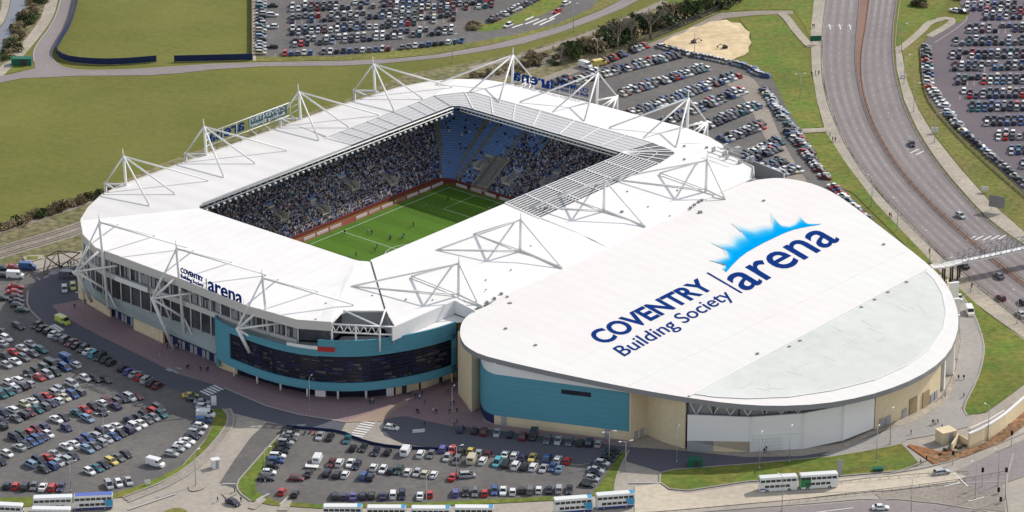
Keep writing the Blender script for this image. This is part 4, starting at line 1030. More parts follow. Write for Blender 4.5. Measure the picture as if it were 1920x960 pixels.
# service annex at the right corner of the stadium
an_ = thing('service_annex', 'grey walled service yard building between stadium corner and hall roof', 'building', L(86, 66, 0))
bm = NB(); AX = outline([(85,52),(95,58),(92,74),(84,80)]); wall(bm, AX, 0, 18.6, .5)
o = obj('wall', bm, 'cladding_grey'); o.parent = an_; o.matrix_parent_inverse = Matrix.Translation(-an_.location)
bm = NB(); poly(bm, [L(85,53,14), L(94,58.5,14), L(91,74,14), L(80,78,14), L(80,58,14)]); bm.normal_update()
for f in bm.faces:
    if f.normal.z < 0: f.normal_flip()
o = obj('roof', bm, 'soffit'); o.parent = an_; o.matrix_parent_inverse = Matrix.Translation(-an_.location)
bm = NB()
for k in range(4): box(bm, L(86.5 + k * .8, 64 + k * 1.8, 15), (1.6, 1.2, 2), .4)
o = obj('plant_unit', bm, 'galvanised'); o.parent = an_; o.matrix_parent_inverse = Matrix.Translation(-an_.location)
# ------------------------------------------------------------------ vehicles
PAINT = {'w': ('white', (0.78,0.78,0.77)), 's': ('silver', (0.46,0.47,0.49)), 'g': ('grey', (0.16,0.165,0.175)), 'k': ('black', (0.022,0.022,0.026)),
 'n': ('navy', (0.018,0.022,0.055)), 'b': ('blue', (0.04,0.10,0.28)), 'r': ('red', (0.50,0.022,0.018)), 'm': ('maroon', (0.14,0.016,0.022)),
 't': ('teal', (0.02,0.15,0.18)), 'p': ('purple', (0.055,0.045,0.14)), 'y': ('yellow', (0.66,0.52,0.12)), 'c': ('cream', (0.60,0.55,0.40)), 'e': ('dark green', (0.012,0.05,0.03)),
 'a': ('pale blue', (0.22,0.33,0.47)), 'u': ('cyan', (0.10,0.42,0.50)), 'i': ('indigo', (0.10,0.10,0.34)), 'l': ('lime yellow', (0.50,0.55,0.10)), 'o': ('orange red', (0.55,0.10,0.03))}
for k, (nm, c) in PAINT.items():
    mat('paint_' + k, c, .32, metal=.25 if k in 'sgnbtpa' else 0.0, spec=.5, coat=.6)
mat('bus_white', (0.74,0.74,0.72), .4, coat=.3); mat('bus_blue', (0.045,0.30,0.52), .4, coat=.3); mat('bus_navy', (0.04,0.05,0.22), .4); mat('bus_green', (0.01,0.22,0.07), .4, coat=.3)
mat('bus_roof_blue', (0.10,0.15,0.46), .5)
mat('lamp_red', (0.3,0.01,0.01), .3); mat('lamp_clear', (0.7,0.7,0.65), .15)
SHAPES = {  # sections (x, half width, z top); cabin: (x rear bottom, rear top, front top, front bottom, belt z, roof z)
 'hatchback': ([(-1.92,.72,.62),(-1.88,.82,.92),(-1.2,.84,.94),(.75,.84,.92),(1.3,.82,.84),(1.82,.74,.70),(1.94,.62,.48)], (-1.84,-1.45,.25,1.02,.92,1.46), (-1.22,1.18)),
 'saloon': ([(-2.2,.72,.66),(-2.14,.82,.95),(-1.4,.86,.97),(.8,.86,.93),(1.5,.84,.84),(2.08,.76,.70),(2.22,.62,.48)], (-1.62,-.95,.35,1.12,.94,1.44), (-1.34,1.34)),
 'estate car': ([(-2.25,.74,.66),(-2.2,.84,.96),(-1.4,.87,.98),(.8,.87,.94),(1.5,.84,.85),(2.1,.76,.70),(2.24,.62,.48)], (-2.16,-1.9,.35,1.12,.95,1.48), (-1.36,1.36)),
 'people carrier': ([(-2.2,.76,.7),(-2.14,.88,1.05),(-1.2,.9,1.08),(.9,.9,1.05),(1.6,.86,.95),(2.1,.78,.78),(2.24,.64,.5)], (-2.1,-1.85,.55,1.5,1.06,1.74), (-1.38,1.34)),
}
def mirror_sections(bm, secs, z0=.24):
    rings = []
    for x, w, zt in secs:
        rings.append([bm.verts.new(p) for p in ((x,-w*.9,z0),(x,-w,z0+.22),(x,-w,zt-.14),(x,-w*.9,zt),(x,w*.9,zt),(x,w,zt-.14),(x,w,z0+.22),(x,w*.9,z0))])
    for a, b in zip(rings[:-1], rings[1:]):
        for i in range(8): bm.faces.new((a[i], b[i], b[(i+1)%8], a[(i+1)%8]))
    bm.faces.new(rings[0]); bm.faces.new(rings[-1][::-1])
    bmesh.ops.recalc_face_normals(bm, faces=bm.faces[:])
def cabin(bm, cab, w, roof=True, glass=True, mig=0, mir=0):
    xb, xt, ft, fb, zb, zr_ = cab
    lo = [(xb,-w*.93),(fb,-w*.93),(fb,w*.93),(xb,w*.93)]; hi = [(xt,-w*.76),(ft,-w*.76),(ft,w*.76),(xt,w*.76)]
    A = [bm.verts.new((x,y,zb-.03)) for x,y in lo]; B = [bm.verts.new((x,y,zr_-.05)) for x,y in hi]
    if glass:
        for i in range(4): bm.faces.new((A[i],A[(i+1)%4],B[(i+1)%4],B[i])).material_index = mig
    if roof:
        B2 = [bm.verts.new((x*1.0,y*1.04,zr_-.06)) for x,y in hi]; Cc = [bm.verts.new((x*.97,y*.94,zr_)) for x,y in hi]
        for i in range(4): bm.faces.new((B2[i],B2[(i+1)%4],Cc[(i+1)%4],Cc[i])).material_index = mir
        bm.faces.new(Cc).material_index = mir
def wheel_bm(x, y, r=.31, w=.2):
    bm = NB(); tube(bm, (x, y - w/2, r), (x, y + w/2, r), r, 12, mi=0); tube(bm, (x, y - w/2 - .01, r), (x, y + w/2 + .01, r), r*.55, 8, mi=1); return bm
def make_car(kind):
    secs, cab, wx = SHAPES[kind]; w = max(s[1] for s in secs)
    t = thing('parked_car', kind, 'car')
    bm = NB(); mirror_sections(bm, secs); cabin(bm, cab, w, True, False)
    for s in (-1, 1):   # door pillars
        for x0, x1 in ((cab[0]+.02, cab[1]+.02),(cab[3]-.02, cab[2]-.02),(-.28,-.28)):
            tube(bm, (x0, s*w*.935, cab[4]-.02), (x1, s*w*.775, cab[5]-.05), .045, 4)
    o = obj('body', bm, 'paint_s', t); o['paint'] = 1
    bm = NB(); cabin(bm, cab, w, False, True); obj('window', bm, 'car_glass', t)
    for x in wx:
        for s in (-1, 1): obj('wheel', wheel_bm(x, s*(w-.1)), ['tyre','galvanised'], t)
    for s in (-1, 1):
        bm = NB(); box(bm, (secs[-1][0]-.10, s*.58, .62), (.12,.30,.14)); obj('headlight', bm, 'lamp_clear', t)
        bm = NB(); box(bm, (secs[0][0]+.01, s*.66, .80), (.08,.22,.16)); obj('tail_light', bm, 'lamp_red', t)
    return t
PROTO = {k: make_car(k) for k in SHAPES}
def make_van():
    t = thing('parked_van', 'white panel van', 'van')
    bm = NB(); mirror_sections(bm, [(-2.5,.92,2.1),(-2.46,.98,2.2),(.9,.98,2.2),(1.15,.97,2.1),(1.75,.95,1.25),(2.4,.88,1.02),(2.5,.7,.6)])
    o = obj('body', bm, 'paint_w', t); o['paint'] = 1
    bm = NB()
    quad(bm, (1.22,-.8,2.0),(1.76,-.86,1.30),(1.76,.86,1.30),(1.22,.8,2.0)); bmesh.ops.translate(bm, verts=bm.verts[:], vec=(.03,0,.03))
    for s in (-1, 1): box(bm, (1.0, s*.975, 1.65), (.8,.03,.55))
    box(bm, (-2.5, 0, 1.6), (.06, 1.4, .5)); obj('window', bm, 'car_glass', t)
    for x in (-1.6,1.6):
        for s in (-1,1): obj('wheel', wheel_bm(x, s*.88, .34), ['tyre','galvanised'], t)
    return t
VAN = make_van(); used = set()
STRETCH = 1.0
ORD = ['first','second','third','fourth','fifth','sixth','seventh','eighth','ninth','tenth','eleventh','twelfth','thirteenth','fourteenth','fifteenth','sixteenth','seventeenth','eighteenth','nineteenth','twentieth','twenty first','twenty second']
def heading(u, v, d):
    w = at(u + d[0], v + d[1]) - at(u, v); return math.atan2(w.y, w.x)
def place(kind, ck, u, v, d, label, group, cat='car'):
    proto = VAN if kind == 'van' else PROTO[kind]
    p = at(u, v, .0); p.z = .105; rz = heading(u, v, d) + (random.random() - .5) * .05
    if kind not in used:
        used.add(kind); r = proto; r.location = p; r.rotation_euler = (0,0,rz); r['label'] = label; r['group'] = group
        for ch in r.children:
            if ch.get('paint'): ch.material_slots[0].link = 'OBJECT'; ch.material_slots[0].material = MATS['paint_' + ck]
    else: r = dup(proto, p, rz, label, group, MATS['paint_' + ck])
    r['category'] = cat; r.scale = (1.07, 1.07, 1.07)
    return r
def bay_lines(bm, slots, d, both=True):
    for (u, v, du, dv) in slots:
        a = at(u - du/2 - d[0]*.55, v - dv/2 - d[1]*.55, .14); b = at(u - du/2 + d[0]*.55, v - dv/2 + d[1]*.55, .14); ribbon(bm, [a, b], .17)
BAYS = NB()
ROWS_C = []
def row(name, p0, p1, s, d, flip=.3, kinds=None, lines=True, group=None):
    """one line of parked cars; s holds one colour letter per bay, '.' is an empty bay, capital letter = van"""
    n = len(s); cnt = {}; seen = {}
    for ch in s.lower():
        if ch != '.': cnt[ch] = cnt.get(ch, 0) + 1
    slots = []; du = (p1[0]-p0[0])/max(n-1,1); dv = (p1[1]-p0[1])/max(n-1,1)
    for i, ch in enumerate(s):
        u = p0[0] + du*i; v = p0[1] + dv*i; slots.append((u, v, du, dv))
        if ch == '.': continue
        c = ch.lower(); seen[c] = seen.get(c, 0) + 1
        kind = 'van' if ch.isupper() else random.choice(kinds or ['hatchback','hatchback','saloon','saloon','estate car','people carrier'])
        dd = d if random.random() > flip else (-d[0], -d[1])
        cn = PAINT[c][0]
        label = ('the only %s %s in %s' % (cn, kind if kind == 'van' else 'car', name)) if cnt[c] == 1 else '%s %s car from left in %s' % (ORD[seen[c]-1], cn, name)
        place(kind, c, u + random.uniform(-.5,.5), v + random.uniform(-.4,.4), dd, label, group or 'cars parked in the near car parks', 'van' if kind == 'van' else 'car')
    if lines and n > 1:
        slots.append((p1[0]+du, p1[1]+dv, du, dv)); bay_lines(BAYS, slots, d)
DL = (17, 8.2)
W_ = 'of the left car park'
row('the longest double row, upper line, left lot', (125,842.5), (297,770), 'wwpbsnww.nknrg', DL)
row('the longest double row, lower line, left lot', (164,846.5), (302,781), 'agssbkpwwgst', DL)
row('the short double row, upper line, bottom left', (58,875), (103,855.5), 'anrs', DL)
row('the short double row, lower line, bottom left', (83,884), (137,860), 'kbssn', DL)
row('the lone six car row, lower left lot', (168,888), (236,856.5), 'wtnygk', DL)
row('the bottom left row above the buses', (13,915), (115,918), 'nrkgwrp', (7,-13))
row('the trio right of the bottom left buses', (204,914), (241,907), 'swg'[::-1].replace('g','s'), (8,13))
row('the third double row, left end upper line', (28,824.5), (82,804), 'nermp', DL)
row('the isolated pair of the third double row', (106,791), (120,787), 'wk', DL)
row('the third double row, middle of upper line', (145,778.5), (190,760), 'trkw', DL)
row('the third double row, right end upper line', (202,757), (257,747), 'mgnwm', DL)
row('the third double row, left end lower line', (37,843), (91,819), 'skbbpw', DL)
row('the lower third double row beside empty bays', (125,806.5), (126,806), 'p', DL, lines=False)
row('the lower third double row middle bays', (165,789), (166,789), 'a', DL, lines=False)
row('the third double row, right end lower line', (192,777.5), (216,766), 'np', DL)
row('the left edge pair below the third row', (0,869), (14,855), 'nw', DL)
row('the left edge pair by the second row', (2,803), (4,793), 'kn', DL, lines=False)
row('the second double row, left end upper line', (7,778.5), (23,772), 'nw', DL)
row('the second double row, middle of upper line', (47,762), (112,735), 'cwnrss', DL)
row('the second double row, right end upper line', (135,724.5), (136,724), 'w', DL, lines=False)
row('the trio right of the second double row', (160,712.5), (198,716), 'wkk', DL, lines=False)
row('the second double row, lower line, left lot', (30,789), (149,739), 'gkmtgpwcbg', DL)
row('the first double row, left end upper line', (18,722), (33,716), 'ww', DL)
row('the first double row near two blue vans', (55,704.5), (126,679), 'kkgKnB', DL)
row('the first double row, right end lower line', (122,693.5), (141,688), 'bw', DL, lines=False)
row('the first double row, left end lower line', (2,744), (56,724), 'ttsks', DL)
row('the first double row, middle of lower line', (74,712.5), (104,702), 'rse', DL)
row('the topmost double row, upper line, left lot', (10,672), (58,649), 'krws', DL)
row('the topmost double row, lower line, left lot', (13,689), (78,660), 'swggt', DL)
row('the left edge pair above the topmost row', (4,648), (12,638), 'sw', DL, lines=False)
row('the open bays above the topmost double row', (6,627), (34,616), 'k.n', DL, lines=False)
row('the slanted line along the shaded ring road', (69,614), (296,727.5), 'kkkwggmkkwukek.kisrskm', (12,-7), lines=True)
RC = [(357,746),(364,752.5),(379,758),(381,766.5),(384,774.5),(386,782.5),(381,792),(376,803),(367,815),(360,823.5),(351,831.5),(342,838.5),(333,846),(322,855)]
CS = 'ynswsWbwsnwwss'
names = ['at the very top','second from the top','third from the top','fourth from the top','fifth from the top','sixth from the top','seventh from the top','eighth from the top','ninth from the top','tenth from the top','eleventh from the top','twelfth from the top','second from the bottom','nearest the white motorhome']
for (u, v), c, nme in zip(RC, CS, names):
    place('van' if c.isupper() else random.choice(['hatchback','saloon','estate car']), c.lower(), u, v, (14, .6) if v < 800 else (14, 2.2), '%s car %s in the curved line along the grass verge' % (PAINT[c.lower()][0], nme), 'cars parked in the near car parks', 'car')
LC = [('r',24,505,'car nearest the crash barrier'),('b',52,505,'van beside the white camper'),('n',6,507,'car at the picture edge by the red car'),('w',29,521.5,'van among red cars'),('k',8,520,'car at the picture edge beside the white van'),('r',30,541,'car just below the white van'),('r',28,551,'car second below the white van'),('m',31,560,'car third below the white van'),('n',32,568,'car fourth below the white van'),('k',33,576,'car fifth below the white van'),('e',42,585,'car at the bottom end of the line'),('k',3,563,'car at the picture edge below the white van')]
for c, u, v, t in LC:
    place('van' if 'van' in t.split() and c in 'bw' and 'below' not in t else random.choice(['hatchback','saloon']), c, u, v, (14, .5), '%s %s, line beside the shaded ring road' % (PAINT[c][0], t), 'cars parked in the near car parks', 'car')
# middle car park
DU = (7.5, -12.5)
ML_ = [(543,812),(545,819),(541.5,826),(535,833.5),(531,841),(526.5,849.5),(520,859),(517,868),(510,877.5),(504,890),(499,901)]
for (u, v), c, i in zip(ML_, 'ksgsnkwbkwk', range(11)):
    place(random.choice(['hatchback','saloon','estate car']), c, u, v, (15, .8), '%s car %s from the top beside the left grass verge, middle lot' % (PAINT[c][0], ORD[i]), 'cars parked in the near car parks')
def spot(lst, name, d, kinds=None):
    cnt = {}; seen = {}
    for c, u, v in lst: cnt[c.lower()] = cnt.get(c.lower(), 0) + 1
    for c, u, v in lst:
        k = c.lower(); seen[k] = seen.get(k, 0) + 1; kd = 'van' if c.isupper() else random.choice(kinds or ['hatchback','hatchback','saloon','estate car','people carrier'])
        lab = 'the only %s %s in %s' % (PAINT[k][0], 'van' if kd == 'van' else 'car', name) if cnt[k] == 1 else '%s %s car from left in %s' % (ORD[seen[k]-1], PAINT[k][0], name)
        dd = d if random.random() > .3 else (-d[0], -d[1])
        place(kd, k, u, v, dd, lab, 'cars parked in the near car parks', 'van' if kd == 'van' else 'car')
        bay_lines(BAYS, [(u, v, 18, .8)], d); bay_lines(BAYS, [(u + 18, v + .8, 18, .8)], d)
spot([('s',600,822),('k',619.5,823.6),('t',651,829),('k',662,844),('k',681.5,844.5),('n',704.5,852),('k',727.5,851.5),('W',761,851),('w',789,855),('g',808,857)], 'the top row left half, middle lot', DU)
spot([('i',830.7,845.6),('r',847.5,849),('k',864,851),('y',883,849.5),('s',898,853),('m',915,855),('w',947,857),('w',965,858),('p',980,862),('y',998,862.5),('b',1026,864),('w',1046,866),('r',1064,868)], 'the top row right half, middle lot', DU)
spot([('s',838,862.5),('g',857,868),('C',885,866),('w',905.7,868),('u',932,872),('k',949,874.5),('w',967,877.5),('k',983,879),('w',1000,879.5),('s',1019,883),('b',1035.6,881),('a',1049,884)], 'the second row right half, middle lot', DU)
spot([('m',621,873),('w',637,871.5),('w',657,873),('n',669,877),('w',701,880.5),('w',718,885),('n',733,887),('e',748,886),('w',765,889),('s',782,891),('c',797,892.5),('w',814,894)], 'the central row left half, middle lot', DU)
spot([('n',614,891),('k',632,893.5),('w',648,894),('b',682,897),('n',695,899.5)], 'the lower central row, middle lot', DU)
spot([('r',849,898.5)], 'the centre of the middle car park beside a silver estate', DU); 
place('people carrier', 's', 876, 896, (16,-1), 'silver people carrier parked sideways beside a red car in the middle car park', 'cars parked in the near car parks')
place('van', 'w', 596, 866, DU, 'white panel van standing alone beside a flatbed trailer, middle lot', 'cars parked in the near car parks', 'van')
place('saloon', 'k', 579, 892, DU, 'black saloon just below the white van, middle lot', 'cars parked in the near car parks')
place('hatchback', 'm', 556, 901.5, (14,1), 'dark maroon hatchback standing across the bays below the black saloon', 'cars parked in the near car parks')
place('hatchback', 'r', 529, 926, DU, 'red hatchback parked alone near the lower left grass corner', 'cars parked in the near car parks')
place('hatchback', 'k', 554, 930, DU, 'black hatchback beside empty bays, just right of a lone red hatchback', 'cars parked in the near car parks')
for k in range(12): bay_lines(BAYS, [(570 + k * 6, 930, 0, 0)], (3, -9))
spot([('k',628,933.5),('p',645,935),('i',662,935),('n',680,933.5),('k',697,932.5),('p',718,934),('w',737,932),('n',754,932.5),('w',787.5,934),('r',806,930.5)], 'the bottom row left half above the buses, middle lot', (1.2,-13))
spot([('i',854,928),('k',873,928),('g',890.7,928),('r',908.5,928.5),('b',927,924.5),('w',943,925),('w',961,926),('k',978,923),('g',994,924),('w',1010,922.5),('n',1029,922.5),('s',1048,921.6),('k',1067.5,922.5)], 'the bottom row right half, middle lot', (.8,-13))
spot([('p',864,808.5),('k',890,812),('m',907.5,814),('s',932,816),('k',956.5,819),('m',981,823),('K',1000,822),('g',1026,829),('s',1046.5,830.5),('g',1067.5,832.5),('k',1088,834),('n',1105,834.5),('s',1122,836)], 'the shaded line below the blue hall wall', (5,-13))
RCOL = [('k',1150,851),('k',1145,858),('n',1139,865),('w',1129,872),('n',1121,879),('s',1117,885.5),('n',1114,892),('s',1110,901.5),('k',1101,913)]
for i, (c, u, v) in enumerate(RCOL):
    place(random.choice(['hatchback','saloon']), c, u, v, (15, 2.5), '%s car %s from the top in the right end column, middle lot' % (PAINT[c][0], ORD[i]), 'cars parked in the near car parks')
# moving and isolated vehicles
LONE = [('saloon','n',1710,273,(3,9),'dark blue car driving on the carriageway below the white roadside sign'),('hatchback','s',1801,408,(10,6),'silver car driving on the far carriageway beyond the footbridge'),
 ('saloon','k',1807,502,(-10,-7),'black car emerging from under the footbridge'),('saloon','g',1873,521,(-10,-8),'dark grey car in the shadow of the footbridge'),('hatchback','m',1876,562,(-10,-7),'maroon and silver car below the footbridge shadow'),
 ('hatchback','n',1917,570,(-10,-8),'navy car cut by the right picture edge below the footbridge'),('saloon','s',1914,593,(-10,-8),'silver car at the right picture edge near the barrier'),
 ('estate car','s',1766,889.5,(12,-2),'silver estate car waiting at the traffic lights near the earth bed'),('saloon','w',1651,956,(12,0),'white car at the bottom picture edge on the grey road'),
 ('saloon','n',437,946,(12,5),'dark car waiting at the bottom junction beside the white crossing boards'),('hatchback','w',735,806,(13,2),'white and dark patrol car on the shaded turning loop'),
 ('estate car','l',137,541,(1,10),'lime yellow estate car parked beside the grey minibus in shade'),('estate car','s',121,546,(1,10),'silver car with yellow bonnet in shade'),
 ('saloon','w',1798,562,(4,9),'white car nearest the hall on the curved road')]
for k, c, u, v, d, t in LONE: place(k, c, u, v, d, t, 'cars on the roads', 'car')
place('van','w',1818,589,(5,10),'white van on the curved road below the footbridge end','vans on the roads','van')
place('van','g',128,521,(12,.4),'grey minibus in the shade beside two parked yellow cars','vans on the roads','van')
place('van','l',118,607,(11,5),'yellow and white ambulance van standing by the shaded crossing','vans on the roads','van')
place('van','w',292,874,(13,3.5),'white motorhome parked last in the curved line along the verge','vans on the roads','van')
tag(obj('parking_bay_line', BAYS, 'paint'), kind='structure')
# flatbed trailer
t = thing('trailer', 'small white flatbed trailer behind the lone white van, middle lot', 'trailer', at(585, 879)); t.rotation_euler.z = heading(585, 879, (12, 1)); t.location.z = .1
bm = NB(); box(bm, (0,0,.75), (3.6,1.8,.18)); box(bm, (-1.7,0,1.0), (.1,1.8,.4)); box(bm, (2.3,0,.6), (1.4,.12,.1)); obj('bed', bm, 'paint', t)
for s in (-1, 1): obj('wheel', wheel_bm(0, s*.8, .3), ['tyre','galvanised'], t)
# motorcycles by the kerb
t0 = None
for i, (u, v, c) in enumerate(((560,812,'k'),(572,815,'k'),(583,813,'m'),(590,816,'r'),(597,815,'k'))):
    t = thing('motorcycle', '%s motorcycle at the top left of the middle car park, %s from the left' % ({'k':'black','m':'maroon','r':'red'}[c], ORD[i]), 'motorcycle', at(u, v), heading(u, v, DU), 'motorcycles at the car park corner'); t.location.z = .1
    for x in (-.65,.65): obj('wheel', wheel_bm(x, 0, .3, .12), ['tyre','galvanised'], t)
    bm = NB(); box(bm, (.1,0,.75),(.7,.28,.3)); box(bm,(-.4,0,.85),(.6,.24,.12)); tube(bm,(.65,0,.3),(.4,0,1.0),.05,5); tube(bm,(.4,-.32,1.02),(.4,.32,1.02),.03,5); box(bm,(0,0,.45),(.5,.3,.3)); obj('body', bm, 'paint_'+c, t)
bm = None
# ------------------------------------------------------------------ distant parked cars (one object)
CM = NB(); CC = CM.loops.layers.float_color.new('Col')
DIST = 'kkkknnnngggssssswwwwbbprmtac' 
def far_car(u, v, d, ck=None, H=None):
    c = PAINT[ck or random.choice(DIST)][1]; p = at(u, v); p.z = .12; rz = heading(u, v, d) if H is None else H
    if random.random() < .4: rz += math.pi
    M = Matrix.Translation(p) @ Matrix.Rotation(rz + random.uniform(-.03,.03), 4, 'Z')
    w, ln = random.uniform(.82,.9), random.uniform(1.9,2.2); zt = random.uniform(1.38,1.6)
    def face(pts, colr):
        f = CM.faces.new([CM.verts.new(M @ Vector(q)) for q in pts])
        for l_ in f.loops: l_[CC] = (*colr, 1)
    low = [(-ln,-w),(ln,-w*.85),(ln,w*.85),(-ln,w)]; zb = .9
    B = [(x,y,.25) for x,y in low]; T = [(-ln,-w*.95,zb),(ln,-w*.8,.72),(ln,w*.8,.72),(-ln,w*.95,zb)]
    for i in range(4): face((B[i],B[(i+1)%4],T[(i+1)%4],T[i]), c)
    face(T, c)
    x0 = -ln*.95 if random.random() < .6 else -ln*.6
    G = [(x0,-w*.9,zb-.02),(ln*.5,-w*.85,zb-.1),(ln*.5,w*.85,zb-.1),(x0,w*.9,zb-.02)]; Rf = [(x0+.35,-w*.72,zt),(ln*.12,-w*.72,zt),(ln*.12,w*.72,zt),(x0+.35,w*.72,zt)]
    gl = (.012,.014,.018)
    for i in range(4): face((G[i],G[(i+1)%4],Rf[(i+1)%4],Rf[i]), gl)
    face(Rf, c)
def far_row(p0, p1, sp, d, fill=.92, deep=None):
    ln = math.hypot(p1[0]-p0[0], p1[1]-p0[1]); n = int(ln / sp)
    for k in range(n + 1):
        f = k / max(n, 1); u = p0[0] + (p1[0]-p0[0])*f; v = p0[1] + (p1[1]-p0[1])*f
        if random.random() < fill: far_car(u, v, d)
        if deep and random.random() < fill: far_car(u + deep[0], v + deep[1], d)
    slots = [(p0[0] + (p1[0]-p0[0])*k/max(n,1), p0[1] + (p1[1]-p0[1])*k/max(n,1), (p1[0]-p0[0])/max(n,1), (p1[1]-p0[1])/max(n,1)) for k in range(n+1)]
    bay_lines(FB_, slots, (d[0]*.8, d[1]*.8))
FB_ = NB()
# north car park
for a, b, dp in (((548,-8),(905,-22),1),((548,20),(700,14),1),((720,12),(925,3),1),((548,42),(717,33),1),((730,32),(922,12),1),((548,64),(717,52),1),((728,51),(850,38),1),((553,86),(717,73),1),((727,72),(846,62),1)):
    far_row(a, b, 11.6, (.6,-8), .82, (1,-8.5))
far_row((522,103.5),(717,95),11.6,(2,-7),.92); far_row((717,95),(866,79),11.6,(3,-6),.95)
far_row((490,-15),(489,102),6.0,(9,.3),.96)
for v in (13,31,53,90): far_car(511, v, (9,.3))
far_row((920,41),(1012,-4),7.0,(7,4),.98)
for u, v, c in ((1045,24,'r'),(1062,9,'w'),(953,50,'w')): far_car(u, v, (9,-4), c)
# east car park behind the stadium
DE = (9, 4.2)
far_row((1136,117),(1210,89),8.5,DE,.95); far_row((1236,89),(1300,106),6.2,(7,4.5),.95); far_row((1302,106),(1360,118),6.4,(7,4.5),.95)
far_row((1030,163),(1060,148),8.5,DE,.95); far_row((1062,158),(1120,136),8.5,DE,.95,(8,4))
for a, b in (((1098,146),(1262,104)),((1160,176),(1316,127)),((1180,214),(1374,142)),((1242,229),(1386,170)),((1300,244),(1412,198)),((1352,262),(1428,234)),((1402,290),(1455,266)),((1422,318),(1462,302))):
    far_row(a, b, 8.6, DE, .93, (8.5, 3.8))
far_row((1402,298),(1450,278),8.6,DE,.95,(9,4)); far_row((1425,330),(1490,318),8.6,DE,.85,(9,4))
for q in (((1377,121),(1418,134)),((1412,136),(1434,145)),((1433,170),(1462,212)),((1450,200),(1470,214)),((1462,217),(1492,246)),((1480,250),(1548,336)),((1490,250),(1520,290))):
    far_row(q[0], q[1], 5.4, (10,1.5), .97)
far_row((1562,352),(1625,412),6.5,(10,2),.85)
# north east car park
DN = (.8,-8.5)
for v, x0 in ((19,1813),(36,1848),(60,1817),(84,1792),(109,1786),(131,1790),(157,1796),(183,1806),(207,1822),(234,1850),(261,1872),(288,1896),(314,1918)):
    far_row((x0, v), (1990, v - 3), 12.0, DN, .93, (1.2,-9))
far_row((1736,90),(1741,158),6.4,(10,1),.98); far_row((1744,166),(1800,242),7.2,(10,1.5),.98); far_row((1800,242),(1925,352),9.0,(10,3),.98)
far_row((1790,22),(1805,24),7,(9,2),1)
tag(obj('distant_cars', CM, 'car_mix'), 'hundreds of small parked cars filling the car parks behind the stadium and beyond the road', 'cars', kind='stuff')
tag(obj('parking_bay_line', FB_, 'worn_paint'), kind='structure')
# ------------------------------------------------------------------ double decker buses
def make_bus(label, scheme, u, v, d, group='double decker buses parked along the road'):
    t = thing('bus', label, 'bus', at(u, v), heading(u, v, d), group); t.location.z = .1
    Lh, Wh, H = 5.2, 1.25, 4.3
    bm = NB(); box(bm, (0,0,.3+(H-.3)/2), (2*Lh, 2*Wh, H-.3)); bmesh.ops.bevel(bm, geom=bm.edges[:], offset=.18, segments=2, affect='EDGES')
    obj('body', bm, 'bus_white' , t)
    for s in (-1, 1):
        bm = NB()
        for k in range(7): box(bm, (-4.35 + k*1.42, s*(Wh+.005), 3.35), (1.22,.03,.72))
        obj('upper_window', bm, 'car_glass', t)
        bm = NB()
        for k in range(5): box(bm, (-3.2 + k*1.42, s*(Wh+.005), 1.75), (1.2,.03,.75))
        obj('lower_window', bm, 'car_glass', t)
        bm = NB(); box(bm, (0, s*(Wh+.004), .62), (2*Lh-.5,.025,.55)); obj('skirt', bm, {'w':'bus_navy','b':'bus_navy','g':'bus_white','p':'bus_white'}[scheme], t)
    bm = NB(); box(bm, (Lh+.005,0,3.35),(.03,2.1,.8)); box(bm,(Lh+.005,0,1.75),(.03,2.1,1.1)); obj('windscreen', bm, 'car_glass', t)
    bm = NB(); box(bm, (-Lh-.005,0,3.35),(.03,1.9,.7)); obj('rear_window', bm, 'car_glass', t)
    if scheme in 'wb':
        for s in (-1, 1): bm = NB(); box(bm, (4.1, s*(Wh+.003), 2.0), (1.9,.02,1.9)); box(bm, (3.2, s*(Wh+.006), 2.6), (1.1,.02,.7)); obj('side_panel', bm, 'bus_blue', t)
        bm = NB(); box(bm, (4.5,0,H+.01),(1.2,2.1,.03)); obj('roof_panel', bm, 'bus_blue', t)
    if scheme == 'g':
        for s in (-1, 1): bm = NB(); box(bm, (-3.7, s*(Wh+.003), 2.1), (2.8,.02,3.4)); obj('side_panel', bm, 'bus_green', t)
        bm = NB(); box(bm, (-Lh-.004,0,2.1),(.02,2.3,3.3)); obj('rear_panel', bm, 'bus_green', t)
    if scheme == 'b':
        bm = NB(); box(bm, (0,0,H+.02),(2*Lh-.6,2.0,.05)); obj('roof_panel', bm, 'bus_roof_blue', t)
    if scheme == 'p':
        for s in (-1, 1): bm = NB(); box(bm, (-4.3, s*(Wh+.003), .85), (1.5,.02,.8)); obj('side_panel', bm, 'bus_navy', t)
    for x in (-3.2, 2.9):
        for s in (-1, 1): obj('wheel', wheel_bm(x, s*(Wh-.12), .48, .3), ['tyre','galvanised'], t)
    return t
BD = (30, -2.3)
make_bus('white double decker bus with blue front, rear one of a pair', 'w', 1074, 960, BD)
make_bus('white double decker bus with blue front, leading one of a pair', 'w', 1153, 951.5, BD)
make_bus('white double decker bus with navy tail corner standing behind the green and white bus', 'p', 1458, 919.5, (30,-1.9))
make_bus('green and white double decker bus standing on the pale road by the grass island', 'g', 1534, 914.5, (30,-1.9))
make_bus('white roofed bus at the lower left, parked behind a blue roofed bus', 'p', 100, 958, (30,-1))
make_bus('blue roofed double decker bus at the lower left by the grass verge', 'b', 176, 954, (30,-1.5))
make_bus('white roofed bus cut by the bottom left picture corner', 'p', 8, 972, (30,1.5))
make_bus('white roofed bus nearest the bottom picture edge at the lower left', 'p', 97, 980, (30,.3))
for u, v, q in ((643,975,'leftmost of four in line'),(725,977,'second from the left of four in line'),(808,978,'third from the left of four in line'),(889,977,'rightmost of four in line')):
    make_bus('white roofed bus with blue front, ' + q, 'w', u, v, (30,.1))
